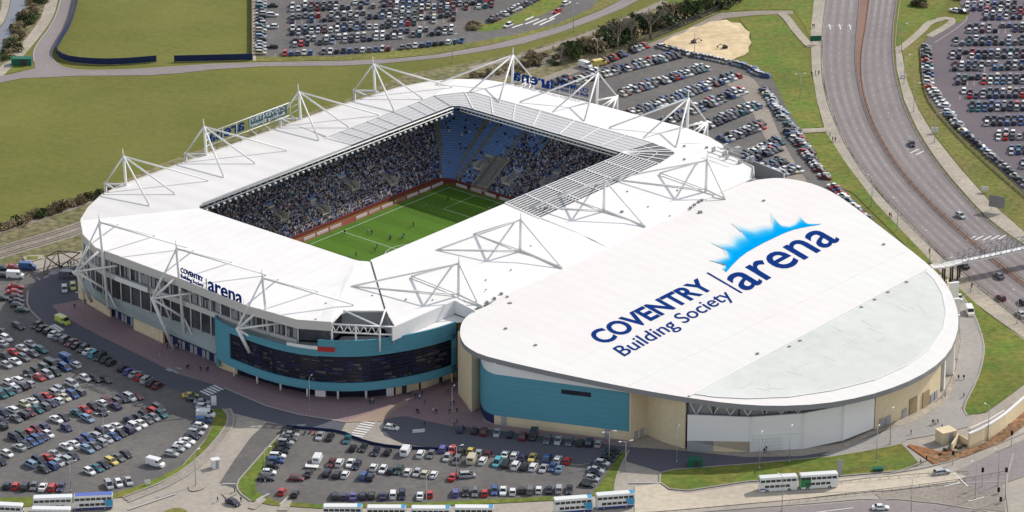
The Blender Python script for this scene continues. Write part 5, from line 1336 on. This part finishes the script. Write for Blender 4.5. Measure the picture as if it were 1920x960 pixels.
# ------------------------------------------------------------------ fences, barriers, hoardings
def fence(name, label, cat, px, h, m, post=3.0, rails=None, group=None, it=1, pm=None, t=.12):
    pts = smoothpts(pxs(px), it); r = thing(name, label, cat, pts[0], 0, group)
    loc0 = pts[0].copy(); ps = [p - loc0 for p in pts]
    bm = NB()
    if rails is None: wall(bm, ps, .1, h, t)
    else:
        for z in rails:
            for i in range(len(ps) - 1): obox(bm, ps[i] + UP * z, ps[i+1] + UP * z, t, min(.22, t * 2))
    obj('panel' if rails is None else 'rail', bm, m, r)
    ln = sum((ps[i+1]-ps[i]).length for i in range(len(ps)-1)); n = max(2, int(ln / post)); bm = NB()
    for p in resample(ps, n): box(bm, p + UP * (h / 2), (min(.16, t * 1.4),min(.16, t * 1.4),h))
    o = obj('post', bm, pm or m, r)
    if n > 6: o['kind'] = 'stuff'
    return r
fence('hoarding', 'long curved navy hoarding round the grass field corner at the upper left', 'fence', [(150,-30),(146,0),(134,45),(111,82),(104,98),(112,110),(135,118),(190,122),(240,120.5),(293,116)], 2.4, 'navy_hoarding', 4)
fence('hoarding', 'straight navy hoarding along the road between field gap and car park', 'fence', [(327,116),(400,114.5),(473,112.5)], 2.4, 'navy_hoarding', 4)
fence('field_fence', 'thin brown fence between the upper grass field and the car park', 'fence', [(472,-40),(472.5,112)], 1.8, 'bark', 4, t=.3)
fence('railway_fence', 'dark mesh fence between the railway trees and the sandy ground', 'fence', [(1105,120),(1200,84),(1290,46),(1400,-4)], 2.2, 'dark_steel', 4, [.3,.9,1.5,2.0])
for nm, q, lb in (('le', LE, 'long guard rail along the near outer edge of the dual carriageway'), ('ml', ML, 'guard rail on the near side of the red central reservation'), ('mr', MR, 'guard rail on the far side of the red central reservation'), ('re', RE, 'long guard rail along the far outer edge of the dual carriageway')):
    fence('guard_rail', lb, 'barrier', q, .8, 'bark', 6, [.55], 'guard rails along the dual carriageway', 2, t=.11)
fence('timber_fence', 'low timber fence along the right verge above the far car park edge', 'fence', [(1725,92),(1731,165),(1745,200),(1800,262),(1860,318),(1930,378)], .9, 'bark', 4, [.3,.7])
fence('car_park_fence', 'dark low fence along the top edge of the middle car park', 'fence', [(537,803),(570,806),(640,812),(668,826),(710,838),(760,843),(850,846)], 1.0, 'navy_hoarding', 4, t=.15)
fence('railing', 'dark pedestrian railing along the kerb of the bottom right road', 'fence', [(1590,886),(1650,880),(1740,872),(1800,852),(1850,830),(1930,792)], 1.0, 'bark', 2.5, [.9], t=.07)
fence('railing', 'pedestrian railing along the central island of the bottom right road', 'fence', [(1560,910),(1650,900),(1740,893),(1815,890)], 1.0, 'bark', 2.5, [.9], t=.07)
fence('railing', 'dark pedestrian railing along the grey road at the bottom right', 'fence', [(1480,944),(1640,925),(1745,912),(1830,900),(1890,888)], 1.0, 'bark', 2.5, [.9], t=.07)
# rails on the railway
for k, q in enumerate(RAILS):
    P = smoothpts(pxs(q, .1), 2); loc0 = P[0].copy(); bm = NB()
    for d in (-.75, .75):
        Q = offset([p - loc0 for p in P], d)
        for i in range(len(Q)-1): obox(bm, Q[i], Q[i+1], .12, .16)
    Q = resample([p - loc0 for p in P], 240)
    for i in range(1, 239): 
        d = (Q[i+1]-Q[i-1]).normalized(); nn_ = V3((-d.y, d.x, 0)); obox(bm, Q[i]-nn_*1.25 - UP*.04, Q[i]+nn_*1.25 - UP*.04, .3, .06)
    o = obj('railway_track', bm, 'bark'); o.location = loc0; tag(o, ['nearer railway track of rails and sleepers passing behind the stadium','farther railway track of rails and sleepers passing behind the stadium'][1-k], 'railway')
# ------------------------------------------------------------------ lamp posts
def make_lamp(h=10.0, arms=1):
    t = thing('street_lamp', 'lamp', 'street lamp')
    bm = NB(); tube(bm, (0,0,0), (0,0,h), .13, 7, .08); tube(bm, (0,0,0),(0,0,.9),.2,7); obj('pole', bm, 'galvanised', t)
    bm = NB()
    for s in ([1] if arms == 1 else [1,-1]): tube(bm, (0,0,h-.1),(s*1.4,0,h+.15),.06,5)
    obj('arm', bm, 'galvanised', t)
    for s in ([1] if arms == 1 else [1,-1]):
        bm = NB(); box(bm, (s*1.7,0,h+.15),(.75,.3,.16)); obj('lamp_head', bm, 'pale_panel', t)
    return t
LP1 = make_lamp(10.5, 1); LP2 = make_lamp(9.0, 2)
lamps = [(LP1, 1690,97,0,'at the top of the right verge by the path junction'),(LP1,1695,157,0,'on the right verge beside the upper carriageway'),(LP1,1713,210,0,'on the right verge above the driving blue car'),(LP1,1752,268,0,'on the right verge beside the white roadside sign'),
 (LP1,1634,388,2.5,'on the left footpath beside the hall roof corner'),(LP1,1682,432,2.5,'on the left footpath halfway to the footbridge'),(LP1,1743,494,2.5,'at the landing of the footbridge'),(LP1,1820,548,2.5,'on the left footpath just below the footbridge'),(LP1,1907,607,2.5,'on the left footpath at the right picture edge'),
 (LP2,133,923,.4,'behind the red car in the bottom left row'),(LP2,195,830,.4,'in the middle of the double row of the left car park'),(LP2,62,757,.4,'in the second double row of the left car park'),(LP1,367,912,.9,'on the traffic island at the lower junction'),(LP2,856,893,.3,'in the centre of the middle car park'),
 (LP2,1142,866,.3,'at the right end of the shaded car line'),(LP2,1173,884,.3,'on the grass triangle right of the middle car park'),(LP1,1269,868,1.2,'on the shaded road before the white hall panels'),(LP1,1424,880,1.2,'at the upper edge of the grass island behind the buses'),(LP1,1480,868,1.2,'on the pavement before the white screen wall'),
 (LP1,1643,868,1.2,'in the right half of the grass island'),(LP1,1669,834,1.2,'beside the beige end wall of the hall'),(LP1,581,772,1.2,'on the paved plaza under the teal building'),(LP1,848,792,1.2,'on the paved plaza between the two teal walls'),(LP1,1828,936,2.2,'on the island of the bottom right junction'),
 (LP1,1708,966,2.2,'at the bottom edge beside the grey road'),(LP1,1466,960,2.2,'in front of the two buses on the pale road'),(LP1,1871,912,2.2,'tall with bent arm in the bottom right junction'),(LP1,1852,826,2.2,'in front of the beige retaining wall'),(LP2,300,668,.3,'on the paved plaza before the west front'),(LP2,157,600,.3,'at the crossing before the west front'),
 (LP1,848,118,.5,'on the country road behind the stadium corner'),(LP1,1075,60,.5,'on the country road before the trees'),
 (LP1,497,905,.2,'on the left verge of the middle car park'),(LP1,800,962,.2,'behind the line of four buses'),(LP2,1120,118,.3,'in the car park behind the stadium mast'),(LP2,1302,104,.3,'at the edge of the sand heap'),(LP2,1500,185,.3,'on the grass bank beside the far car park')]
for i, (pr, u, v, rz, t) in enumerate(lamps):
    lab = '%s street lamp %s' % ('single arm' if pr is LP1 else 'double arm', t); p = at(u, v)
    if not pr.get('used'): pr['used'] = 1; pr.location = p; pr.rotation_euler.z = rz; pr['label'] = lab; pr['group'] = 'street lamps'
    else: dup(pr, p, rz, lab, 'street lamps')
for pr in (LP1, LP2): del pr['used']
for o in bpy.data.objects:
    if 'used' in o.keys(): del o['used']
# ------------------------------------------------------------------ signs, boxes, street furniture
def sign(label, u, v, w, h, z0, m, rz, cat='sign', posts=2, name='road_sign'):
    t = thing(name, label, cat, at(u, v), rz)
    bm = NB(); box(bm, (0,0,z0+h/2),(w,.12,h)); obj('panel', bm, m, t)
    for k in range(posts):
        x = 0 if posts == 1 else (-w*.35 + k*w*.7/(posts-1)); bm = NB(); tube(bm,(x,.12,0),(x,.12,z0+h),.09,6); obj('post', bm, 'galvanised', t)
    return t
sign('green direction sign on the footpath left of the dual carriageway', 1529, 84, 4.0, 2.0, 1.4, 'green_box', .1)
sign('large grey backed direction sign on the right verge above the footbridge', 1868, 398, 5.4, 4.0, 1.6, 'grey_steel', -.5)
sign('small white sign with frame on the grass verge beside the driving blue car', 1752, 251, 2.4, 1.6, .8, 'paint', -.3)
sign('white sign board on the verge left of the large grey sign', 1846, 362, 2.4, 1.5, .8, 'paint', -.3)
sign('white sign lying low on the grass beside the upper right carriageway', 1694, 147, 2.2, .9, .4, 'paint', -.2)
sign('white roadside board at the tip of the left grass verge', 401, 762, 1.5, 3.0, .3, 'paint', .2, posts=1)
sign('tall pale totem sign on the grass behind the green and white bus', 1574, 893, 1.4, 4.4, .6, 'cladding_grey', .3, posts=1)
sign('small pale sign board on the lower grass verge of the left car park', 277, 911, 1.6, 1.2, .6, 'paint', .2)
sign('white traffic sign standing on the plaza kerb island', 785, 812, 3.5, 1.0, .2, 'paint', .2)
def cabinet(label, u, v, s, m, rz=0, cat='cabinet', name='storage_container'):
    t = thing(name, label, cat, at(u, v), rz); bm = NB(); box(bm, (0,0,s[2]/2+.02), s); bmesh.ops.bevel(bm, geom=bm.edges[:], offset=.06, segments=1, affect='EDGES'); obj('body', bm, m, t)
    bm = NB(); box(bm, (0,0,s[2]+.06),(s[0]+.2,s[1]+.2,.12)); obj('lid', bm, m, t)
    bm = NB(); box(bm, (s[0]*.1,-s[1]/2-.02,s[2]*.48),(s[0]*.35,.05,s[2]*.85)); obj('door', bm, 'dark_steel' if m == 'green_box' else 'cladding_grey', t); return t
cabinet('dark green container on the grass corner at the upper left', 41, 121, (7,3.0,2.5), 'green_box')
cabinet('dark green container on the shaded road before the white hall screens', 1303, 875, (3.9,2.2,2.4), 'green_box')
cabinet('low dark green box with white edge at the tip of the grass island', 1647, 884, (2.6,1.4,1.1), 'green_box', .1)
cabinet('beige kiosk with flat white roof beside the brown earth bed', 1773, 828, (4.6,3.8,3.6), 'beige', .5, 'kiosk', 'kiosk')
cabinet('white cylinder topped bollard box on the road island at the lower junction', 404, 877, (2.2,1.8,2.6), 'paint', .4, 'cabinet', 'cabinet')
# recycling banks in a row: red
for i, (u, v) in enumerate(((281,629),(292,634),(301,637),(310,641))):
    t = thing('bin', 'red wheeled bin against the beige wall, %s from the left' % ORD[i], 'bin', at(u, v), .7, 'red bins by the west front'); bm = NB(); box(bm,(0,0,.75),(1.5,1.1,1.3)); obj('body', bm, 'red_sign', t)
    bm = NB(); box(bm,(0,0,1.48),(1.6,1.2,.16)); obj('lid', bm, 'red_sign', t)
# excavators on the sand
def excavator(label, u, v, rz):
    t = thing('excavator', label, 'excavator', at(u, v), rz)
    for s in (-1, 1): bm = NB(); box(bm,(0,s*1.1,.45),(3.6,.6,.9)); bmesh.ops.bevel(bm, geom=bm.edges[:], offset=.2, segments=2, affect='EDGES'); obj('track', bm, 'tyre', t)
    bm = NB(); box(bm,(-.4,0,1.5),(3.0,2.4,1.1)); obj('body', bm, 'dark_steel', t)
    bm = NB(); box(bm,(.6,.6,2.5),(1.4,1.1,1.5)); obj('cab', bm, 'car_glass', t)
    bm = NB(); tube(bm,(1,-.3,1.8),(3.2,-.3,3.8),.25,6); tube(bm,(3.2,-.3,3.8),(5.2,-.3,2.2),.2,6); box(bm,(5.4,-.3,1.7),(.9,1.0,.9)); obj('arm', bm, 'dark_steel', t); t.scale = (.5,.5,.5)
excavator('small dark excavator at the left of the sand heap', 1301, 81, .3)
excavator('small dark excavator in the middle of the sand heap', 1359, 91, 3.4)
# yellow and white vans by the far car park corner
place('van','y',1124,123,(10,-2),'yellow van at the upper corner of the car park behind the stadium','vans on the roads','van'); place('van','w',1098,127,(10,3),'white van beside the yellow van behind the stadium','vans on the roads','van')
# traffic lights
def traffic_light(label, u, v, h=3.6):
    t = thing('traffic_light', label, 'traffic light', at(u, v), 0, 'traffic lights at the bottom right junction')
    bm = NB(); tube(bm,(0,0,0),(0,0,h),.1,6); obj('pole', bm, 'galvanised', t)
    bm = NB(); box(bm,(0,-.1,h+.1),(.7,.3,1.3)); obj('signal_head', bm, 'tyre', t)
traffic_light('traffic light at the kerb beside the waiting silver estate car', 1786, 872)
traffic_light('traffic light on the central island, left of two tall poles', 1841, 914, 5.2); traffic_light('traffic light on tall pole at the right of the junction', 1884, 938, 9)
traffic_light('traffic light on the pavement above the beige wall bed', 1896, 838, 4.2); traffic_light('dark signal low on the right approach lane', 1872, 926, 1.2); traffic_light('dark signal lowest on the right approach lane', 1876, 944, 1.2)
# retaining wall of the earth bed
rw = thing('retaining_wall', 'curved beige retaining wall rising along the brown earth bed at lower right', 'wall', at(1817, 842))
P = smoothpts(pxs([(1817,842),(1850,827),(1880,808),(1902,789),(1935,760),(1970,735)]), 1); bm = NB(); q0 = P[0].copy()
wall(bm, [p - q0 for p in P], 0, [4.6]*3 + [4.4]*(len(P)-3), .5); obj('wall', bm, 'beige', rw)
bm = NB(); wall(bm, [p - q0 + UP * 0 for p in offset(P, -.08)], 4.35, 4.75, .7); obj('coping', bm, 'pale_panel', rw)
t = thing('low_wall', 'low angled stone wall beside the kiosk and the earth bed', 'wall', at(1790, 838)); bm = NB(); q0 = at(1790,838); wall(bm, [p - q0 for p in pxs([(1786,846),(1797,828),(1814,838)])], 0, 2.2, .5); obj('wall', bm, 'beige', t)
t = thing('low_wall', 'pale low wall enclosing the paved landing by the curved road', 'wall', at(1850, 795)); q0 = at(1850,795); bm = NB(); wall(bm, [p - q0 for p in pxs([(1820,808),(1858,790),(1884,774)])], 0, .8, .4); obj('wall', bm, 'pale_panel', t)
# ------------------------------------------------------------------ footbridge with arched truss
fb = thing('footbridge', 'steel footbridge with arched lattice sides crossing the dual carriageway', 'bridge', at(1752, 520))
def fpart(name, bm, m): o = obj(name, bm, m, fb); o.matrix_parent_inverse = Matrix.Translation(-fb.location); return o
Z = 6.0; fb_pts = [at(1747,499,Z), at(1770,497,Z), at(1800,489,Z), at(1850,479,Z), at(1920,464,Z), at(1990,449,Z)]
bm = NB()
for a, b in zip(fb_pts[:-1], fb_pts[1:]): obox(bm, a - UP*.5, b - UP*.5, 3.0, .5)
fpart('deck', bm, 'pale_panel'); bm = NB(); sp = resample(fb_pts[2:], 20)
for s in (-1.5, 1.5):
    lo = offset(sp, s); hi = [p + UP * (1.3 + 2.2 * math.sin(math.pi * min(1, k / 20 + .12))) for k, p in enumerate(lo)]
    for k in range(19):
        tube(bm, lo[k] + UP*.1, lo[k+1] + UP*.1, .12, 5); tube(bm, hi[k], hi[k+1], .12, 5); tube(bm, lo[k], hi[k], .07, 5); tube(bm, lo[k] if k % 2 else hi[k], hi[k+1] if k % 2 else lo[k+1], .06, 5)
        tube(bm, lo[k] + UP*1.2, lo[k+1] + UP*1.2, .06, 4)
for k in range(0, 20, 3):
    a, b = offset(sp, -1.5)[k], offset(sp, 1.5)[k]; u_ = UP * (1.3 + 2.2 * math.sin(math.pi * min(1, k / 20 + .12))); tube(bm, a + u_, b + u_, .08, 4)
fpart('truss', bm, 'grey_steel'); bm = NB()
for p in (fb_pts[1], at(1785,493,Z), fb_pts[2].lerp(fb_pts[1], .05)):
    for s in (-1.1, 1.1): q = p + V3((s * .4, s, 0)); tube(bm, V3((q.x, q.y, 0)), q - UP*.4, .28, 7)
fpart('pier', bm, 'dark_steel'); bm = NB()
for s in (-1.5, 1.5):
    a = offset(fb_pts[:3], s)
    for p, q in zip(a[:-1], a[1:]): tube(bm, p + UP*1.1, q + UP*1.1, .08, 5); tube(bm, p + UP*.6, q + UP*.6, .06, 5)
fpart('handrail', bm, 'galvanised')
# portal and ramp frame at the far left of the stadium (dark steel canopy over the path)
t = thing('canopy_frame', 'dark tubular frame canopy at the left corner of the stadium', 'canopy', at(125, 500)); q0 = t.location.copy(); bm = NB()
A = [at(80,520), at(112,500), at(150,492)]; T = [at(86,482,5), at(108,470,6), at(150,474,6)]
for p, q in ((A[0],T[0]),(A[0],T[1]),(A[1],T[0]),(A[1],T[1]),(A[1],T[2]),(T[0],T[1]),(T[1],T[2]),(A[2],T[1]),(A[0],A[1] + UP*2)): tube(bm, p - q0, q - q0, .22, 6)
obj('frame', bm, 'bark', t)
# ------------------------------------------------------------------ vegetation
def bush_mesh(name, m, n=420, leaf=.42, flat=.8, seed=1):
    rr = random.Random(seed); bm = NB(); lobes = [(Vector((rr.uniform(-.5,.5), rr.uniform(-.5,.5), rr.uniform(.3,.75))), rr.uniform(.35,.6)) for _ in range(6)]
    for _ in range(n):
        c, r = rr.choice(lobes); d = Vector((rr.gauss(0,1), rr.gauss(0,1), rr.gauss(0,1))).normalized() * r * rr.uniform(.55, 1.08); p = c + d; p.z = abs(p.z) * flat + .02
        a = Vector((rr.gauss(0,1), rr.gauss(0,1), rr.gauss(0,1))).normalized(); b = a.orthogonal().normalized(); s = leaf * rr.uniform(.15,.34)
        bm.faces.new([bm.verts.new(p + a*s), bm.verts.new(p + b*s), bm.verts.new(p - a*s), bm.verts.new(p - b*s)])
    for k in range(5):
        a = 2*math.pi*k/5; tube(bm, (0,0,0), (.35*math.cos(a), .35*math.sin(a), .6), .03, 4, mi=1)
    me = bpy.data.meshes.new(name); bm.to_mesh(me); bm.free(); me.materials.append(MATS[m]); me.materials.append(MATS['bark']); return me
BM = {'g': [bush_mesh('bush', 'leaf_green', seed=s) for s in (1,2)], 'd': [bush_mesh('bush', 'leaf_dark', seed=s) for s in (3,4)], 'b': [bush_mesh('bush', 'leaf_brown', 300, seed=s) for s in (5,6)]}
def bush(u, v, k, w, h, label, group):
    o = bpy.data.objects.new('bush', random.choice(BM[k])); col.objects.link(o); o.location = at(u, v); o.scale = (w, w * random.uniform(.8,1.2), h); o.rotation_euler.z = random.random() * 6.28
    tag(o, label, 'bush', group)
GR = 'bushes along the railway and riverbank'
for i in range(34):
    f = i / 33; u = -5 + f * 215; v = 432 - f * 74 + random.uniform(-4, 5); bush(u, v, random.choice('bbbbg'), random.uniform(1.8,3.2), random.uniform(1.4,2.8), 'scrubby bush in the hedge between the big field and the railway', GR + ' left')
for i in range(32):
    f = random.random(); u = 1060 + f * 215; v = 112 - f * 78 + random.uniform(-9, 7); bush(u, v, random.choice('ddgbb'), random.uniform(3.2,6.2), random.uniform(3.0,6.8), 'dark green bush among the bare trees beside the railway fence', GR + ' right')
for i in range(18):
    f = random.random(); u = 1275 + f * 110; v = 34 - f * 40 + random.uniform(-8, 5); bush(u, v, random.choice('ddg'), random.uniform(3.5,6), random.uniform(3.5,6.5), 'dark green bush among the bare trees beside the railway fence', GR + ' right')
for i in range(40):
    f = random.random(); v = f * 120 - 8; u = 74 - f * 66 + random.uniform(-14, 16); bush(u, v, random.choice('bbbg'), random.uniform(1.6,3.4), random.uniform(1.6,3.0), 'brown scrub bush on the riverbank below the cycle path', GR + ' by the river')
for i in range(26):
    f = random.random(); u = 862 + f * 200; v = 152 - f * 42 + random.uniform(-8, 10); bush(u, v, random.choice('bbbg'), random.uniform(1.2,2.6), random.uniform(1.0,2.0), 'low brown bush on the railway slope behind the stadium', GR + ' behind the stadium')
for i in range(46):
    f = random.random(); u = 950 + f * 330; v = 128 - f * 92 + random.uniform(-10, 6); bush(u, v, random.choice('bbbbg'), random.uniform(1.4,3.2), random.uniform(1.2,2.6), 'brown scrub bush beside the railway tracks right of the stadium', GR + ' beside the tracks')
for i in range(10): bush(886 + random.uniform(-6,8), 50 + random.uniform(-6,6), 'b', 2.2, 1.6, 'brown bush at the car park island tip', 'bushes on the car park island')
for i in range(8): bush(1722 + random.uniform(-10,10), 12 + random.uniform(-10,10), random.choice('bg'), 2.2, 2.0, 'bush on the upper right verge by the path junction', 'bushes on the upper right verge')
for i in range(12): bush(1765 + i * 11 + random.uniform(-4,4), 854 - i * 5.2 + random.uniform(-4,5), random.choice('bgb'), .9, .8, 'small plant in the brown earth bed below the beige wall', 'plants in the earth bed')
for i in range(14): bush(1790 + i * 9, -6 + random.uniform(-3,4), 'd', 2.6, 2.4, 'dark bush at the top edge of the far right car park', 'bushes above the far right car park')
def bare_tree(u, v, h, label, seed):
    rr = random.Random(seed); t = thing('bare_tree', label, 'tree', at(u, v)); bm = NB(); tw = NB()
    def grow(p, d, ln, r, lev):
        q = p + d * ln; tube(bm if lev < 2 else tw, p, q, r, 6 if lev < 2 else 4, r*.62)
        if lev >= 5: return
        for _ in range(3 if lev < 4 else 4):
            a = Vector((rr.gauss(0,1), rr.gauss(0,1), rr.gauss(0,.6))); nd = (d + a * .42 + UP * .12).normalized(); grow(p.lerp(q, rr.uniform(.55,1)), nd, ln * rr.uniform(.6,.8), r*.62, lev + 1)
    grow(Vector((0,0,0)), UP, h * .33, h*.032, 0); obj('trunk', bm, 'bark', t); obj('crown', tw, 'bark', t)
bare_tree(1158, 92, 15, 'tall bare tree left of the pair beside the railway', 1); bare_tree(1219, 72, 15, 'tall bare tree right of the pair beside the railway', 2); bare_tree(1184, 80, 11, 'smaller bare tree between the two tall bare trees', 3)
bare_tree(1052, 118, 9, 'small bare tree nearest the stadium mast', 4); bare_tree(1262, 48, 11, 'bare tree beside the fence above the sand heap', 5); bare_tree(1330, 14, 11, 'bare tree at the top edge by the grass bank', 6)
# ------------------------------------------------------------------ people
mat('coat_dark', (0.02,0.02,0.025), .9); mat('coat_blue', (0.03,0.06,0.2), .9); mat('coat_pale', (0.5,0.5,0.5), .9); mat('coat_red', (0.35,0.04,0.04), .9); mat('jeans', (0.04,0.06,0.12), .9); mat('hair', (0.03,0.02,0.015), .8); mat('shirt_sky', (0.25,0.5,0.75), .8)
def person_proto(coat, stride):
    me = bpy.data.meshes.new('sk'); J = [(0,0,.96),(0,0,1.18),(0,0,1.40),(0,0,1.52),(.02,0,1.62),(.02,0,1.74),
        (0,.10,.90),(stride*.5,.11,.50),(stride*.45,.11,.08),(stride*.45+.16,.11,.04),(0,-.10,.90),(-stride*.3,-.11,.50),(-stride*.75,-.11,.10),(-stride*.75+.15,-.11,.04),
        (0,.19,1.38),(-stride*.25,.25,1.10),(stride*.1,.26,.86),(0,-.19,1.38),(stride*.2,-.25,1.10),(stride*.55,-.24,.90)]
    E = [(0,1),(1,2),(2,3),(3,4),(4,5),(0,6),(6,7),(7,8),(8,9),(0,10),(10,11),(11,12),(12,13),(2,14),(14,15),(15,16),(2,17),(17,18),(18,19)]
    me.from_pydata(J, E, []); o = bpy.data.objects.new('sk', me); col.objects.link(o)
    md = o.modifiers.new('s', 'SKIN'); md2 = o.modifiers.new('u', 'SUBSURF'); md2.levels = 1; md2.render_levels = 1
    Rr = [.17,.18,.17,.07,.10,.10,.10,.075,.055,.05,.10,.075,.055,.05,.085,.06,.045,.085,.06,.045]
    for v, r in zip(me.skin_vertices[0].data, Rr): v.radius = (r, r)
    me.skin_vertices[0].data[0].use_root = True
    bpy.context.view_layer.update(); m2 = bpy.data.meshes.new_from_object(o.evaluated_get(bpy.context.evaluated_depsgraph_get())); bpy.data.objects.remove(o)
    m2.materials.clear()
    for m in (coat, 'jeans', 'skin', 'hair'): m2.materials.append(MATS[m])
    for p in m2.polygons:
        c = p.center; p.use_smooth = True
        p.material_index = 1 if c.z < .88 and abs(c.y) < .2 else (3 if c.z > 1.74 or (c.z > 1.6 and c.x < -.01) else (2 if c.z > 1.52 else 0))
    m2.name = 'person'; return m2
PM = {k: [person_proto(c, s) for s in (.05, .35)] for k, c in (('dark','coat_dark'),('blue','coat_blue'),('pale','coat_pale'),('red','coat_red'),('sky','shirt_sky'))}
def person(u, v, k, label, group, z=0.15):
    o = bpy.data.objects.new('person', random.choice(PM[k])); col.objects.link(o); p = at(u, v); p.z = z; o.location = p; o.rotation_euler.z = random.random()*6.28; s = random.uniform(.96,1.06); o.scale = (s,s,s)
    tag(o, label, 'person', group)
PL = [('on the curved road by the hall end', [(1708,816,'dark'),(1749,797,'dark'),(1753,798,'pale'),(1758,796,'dark'),(1766,805,'dark'),(1772,746,'dark'),(1797,713,'dark'),(1807,713,'dark'),(1807,746,'dark')]),
 ('in front of the white hall screen', [(1433,851,'dark'),(1437,847,'dark'),(1453,844,'dark')]),
 ('on the sunlit paving under the teal building', [(694,760,'dark'),(699,757,'pale'),(701,758,'dark')]),
 ('on the shaded plaza between the teal buildings', [(778,748,'dark'),(783,746,'blue'),(787,750,'pale'),(792,743,'dark'),(797,758,'dark'),(765,742,'pale'),(770,744,'dark'),(812,776,'pale'),(818,777,'dark'),(782,776,'dark'),(785,777,'red'),(840,740,'dark'),(851,761,'dark'),(846,762,'blue'),(843,776,'dark'),(857,775,'dark'),(893,758,'dark'),(876,748,'dark'),(815,726,'pale'),(829,724,'dark'),(836,722,'blue'),(857,796,'dark'),(796,800,'dark'),(852,801,'dark')]),
 ('on the brick plaza before the west front', [(331,655,'pale'),(335,653,'dark'),(314,655,'dark'),(320,655,'dark'),(345,651,'dark'),(351,694,'dark'),(354,692,'dark'),(376,697,'dark'),(387,698,'red'),(390,697,'dark'),(140,579,'dark'),(160,570,'dark'),(118,612,'pale')]),
 ('in the shade beyond the grey minibus', [(116,507,'dark'),(133,500,'dark'),(139,499,'dark'),(128,501,'blue')]),
 ('on the pale footpath beside the dual carriageway', [(1522,143,'dark'),(1529,141,'dark'),(1535,141,'dark'),(1524,53,'dark'),(1527,53,'dark'),(1556,257,'dark'),(1561,266,'dark'),(1566,266,'red'),(1668,408,'dark'),(1671,410,'red'),(1742,476,'dark'),(1822,541,'dark')]),
 ('at the lower junction crossing', [(408,942,'dark'),(452,942,'dark'),(1726,872,'dark'),(1737,865,'dark'),(440,925,'dark')])]
CW = {'dark': 'dark coat', 'blue': 'blue coat', 'pale': 'pale jacket', 'red': 'red jacket'}
for area, lst in PL:
    cnt = {}
    for _, _, k in lst: cnt[k] = cnt.get(k, 0) + 1
    for u, v, k in lst: person(u, v, k, ('the only person in a %s %s' if cnt[k] == 1 else 'one of several people in a %s %s') % (CW[k], area), 'people ' + area + ' in ' + CW[k])
for i, (u, v, k) in enumerate([(655,487,'sky'),(668,482,'red'),(690,439,'sky'),(697,441,'red'),(703,472,'red'),(707,465,'sky'),(731,452,'red'),(733,448,'sky'),(754,449,'sky'),(757,446,'red'),(646,440,'dark'),(775,425,'red'),(800,392,'sky'),(840,378,'red')]):
    person(u, v, k, 'tiny football player in a %s shirt on the green pitch' % {'sky':'sky blue','red':'red','dark':'black'}[k], 'football players in ' + k, .1)
for i in range(12): person(852 + i * 4.5 + random.uniform(-2,2), 341 + i*1.2 + random.uniform(-2,2), random.choice(['pale','dark']), 'steward standing on the red track at the shaded pitch corner', 'stewards at the pitch corner', .1)
# ------------------------------------------------------------------ camera, light, sky
cam = bpy.data.cameras.new('camera'); co = bpy.data.objects.new('camera', cam); col.objects.link(co)
co.location = (0, -Y0, CAMH); co.rotation_euler = (math.pi / 2 - PITCH, 0, 0)
cam.sensor_width = 36.0; cam.lens = 36.0 * FPX / 1920; cam.clip_start = 10; cam.clip_end = 12000
scene.camera = co
SUN_EL = R(38); sdir = Vector((.788 * math.cos(SUN_EL), .616 * math.cos(SUN_EL), math.sin(SUN_EL)))
sl = bpy.data.lights.new('sun', 'SUN'); sl.energy = 2.8; sl.angle = R(.53); sl.color = (1.0, .955, .875)
so = bpy.data.objects.new('sun', sl); col.objects.link(so); so.rotation_euler = (-sdir).to_track_quat('-Z', 'Y').to_euler()
w = bpy.data.worlds.new('World'); scene.world = w; w.use_nodes = True; nt = w.node_tree
sky = nt.nodes.new('ShaderNodeTexSky'); sky.sky_type = 'NISHITA'; sky.sun_disc = False; sky.sun_elevation = SUN_EL; sky.sun_rotation = math.atan2(.788, .616)
bg = nt.nodes['Background']; bg.inputs['Strength'].default_value = .15; hs = nt.nodes.new('ShaderNodeHueSaturation'); hs.inputs['Saturation'].default_value = .45; nt.links.new(sky.outputs[0], hs.inputs['Color']); nt.links.new(hs.outputs[0], bg.inputs['Color'])
vs = scene.view_settings; vs.view_transform = 'Standard'; vs.look = 'None'; vs.exposure = .30; vs.gamma = 1.0; vs.use_curve_mapping = False
scene.cycles.max_bounces = 6; scene.cycles.transparent_max_bounces = 8
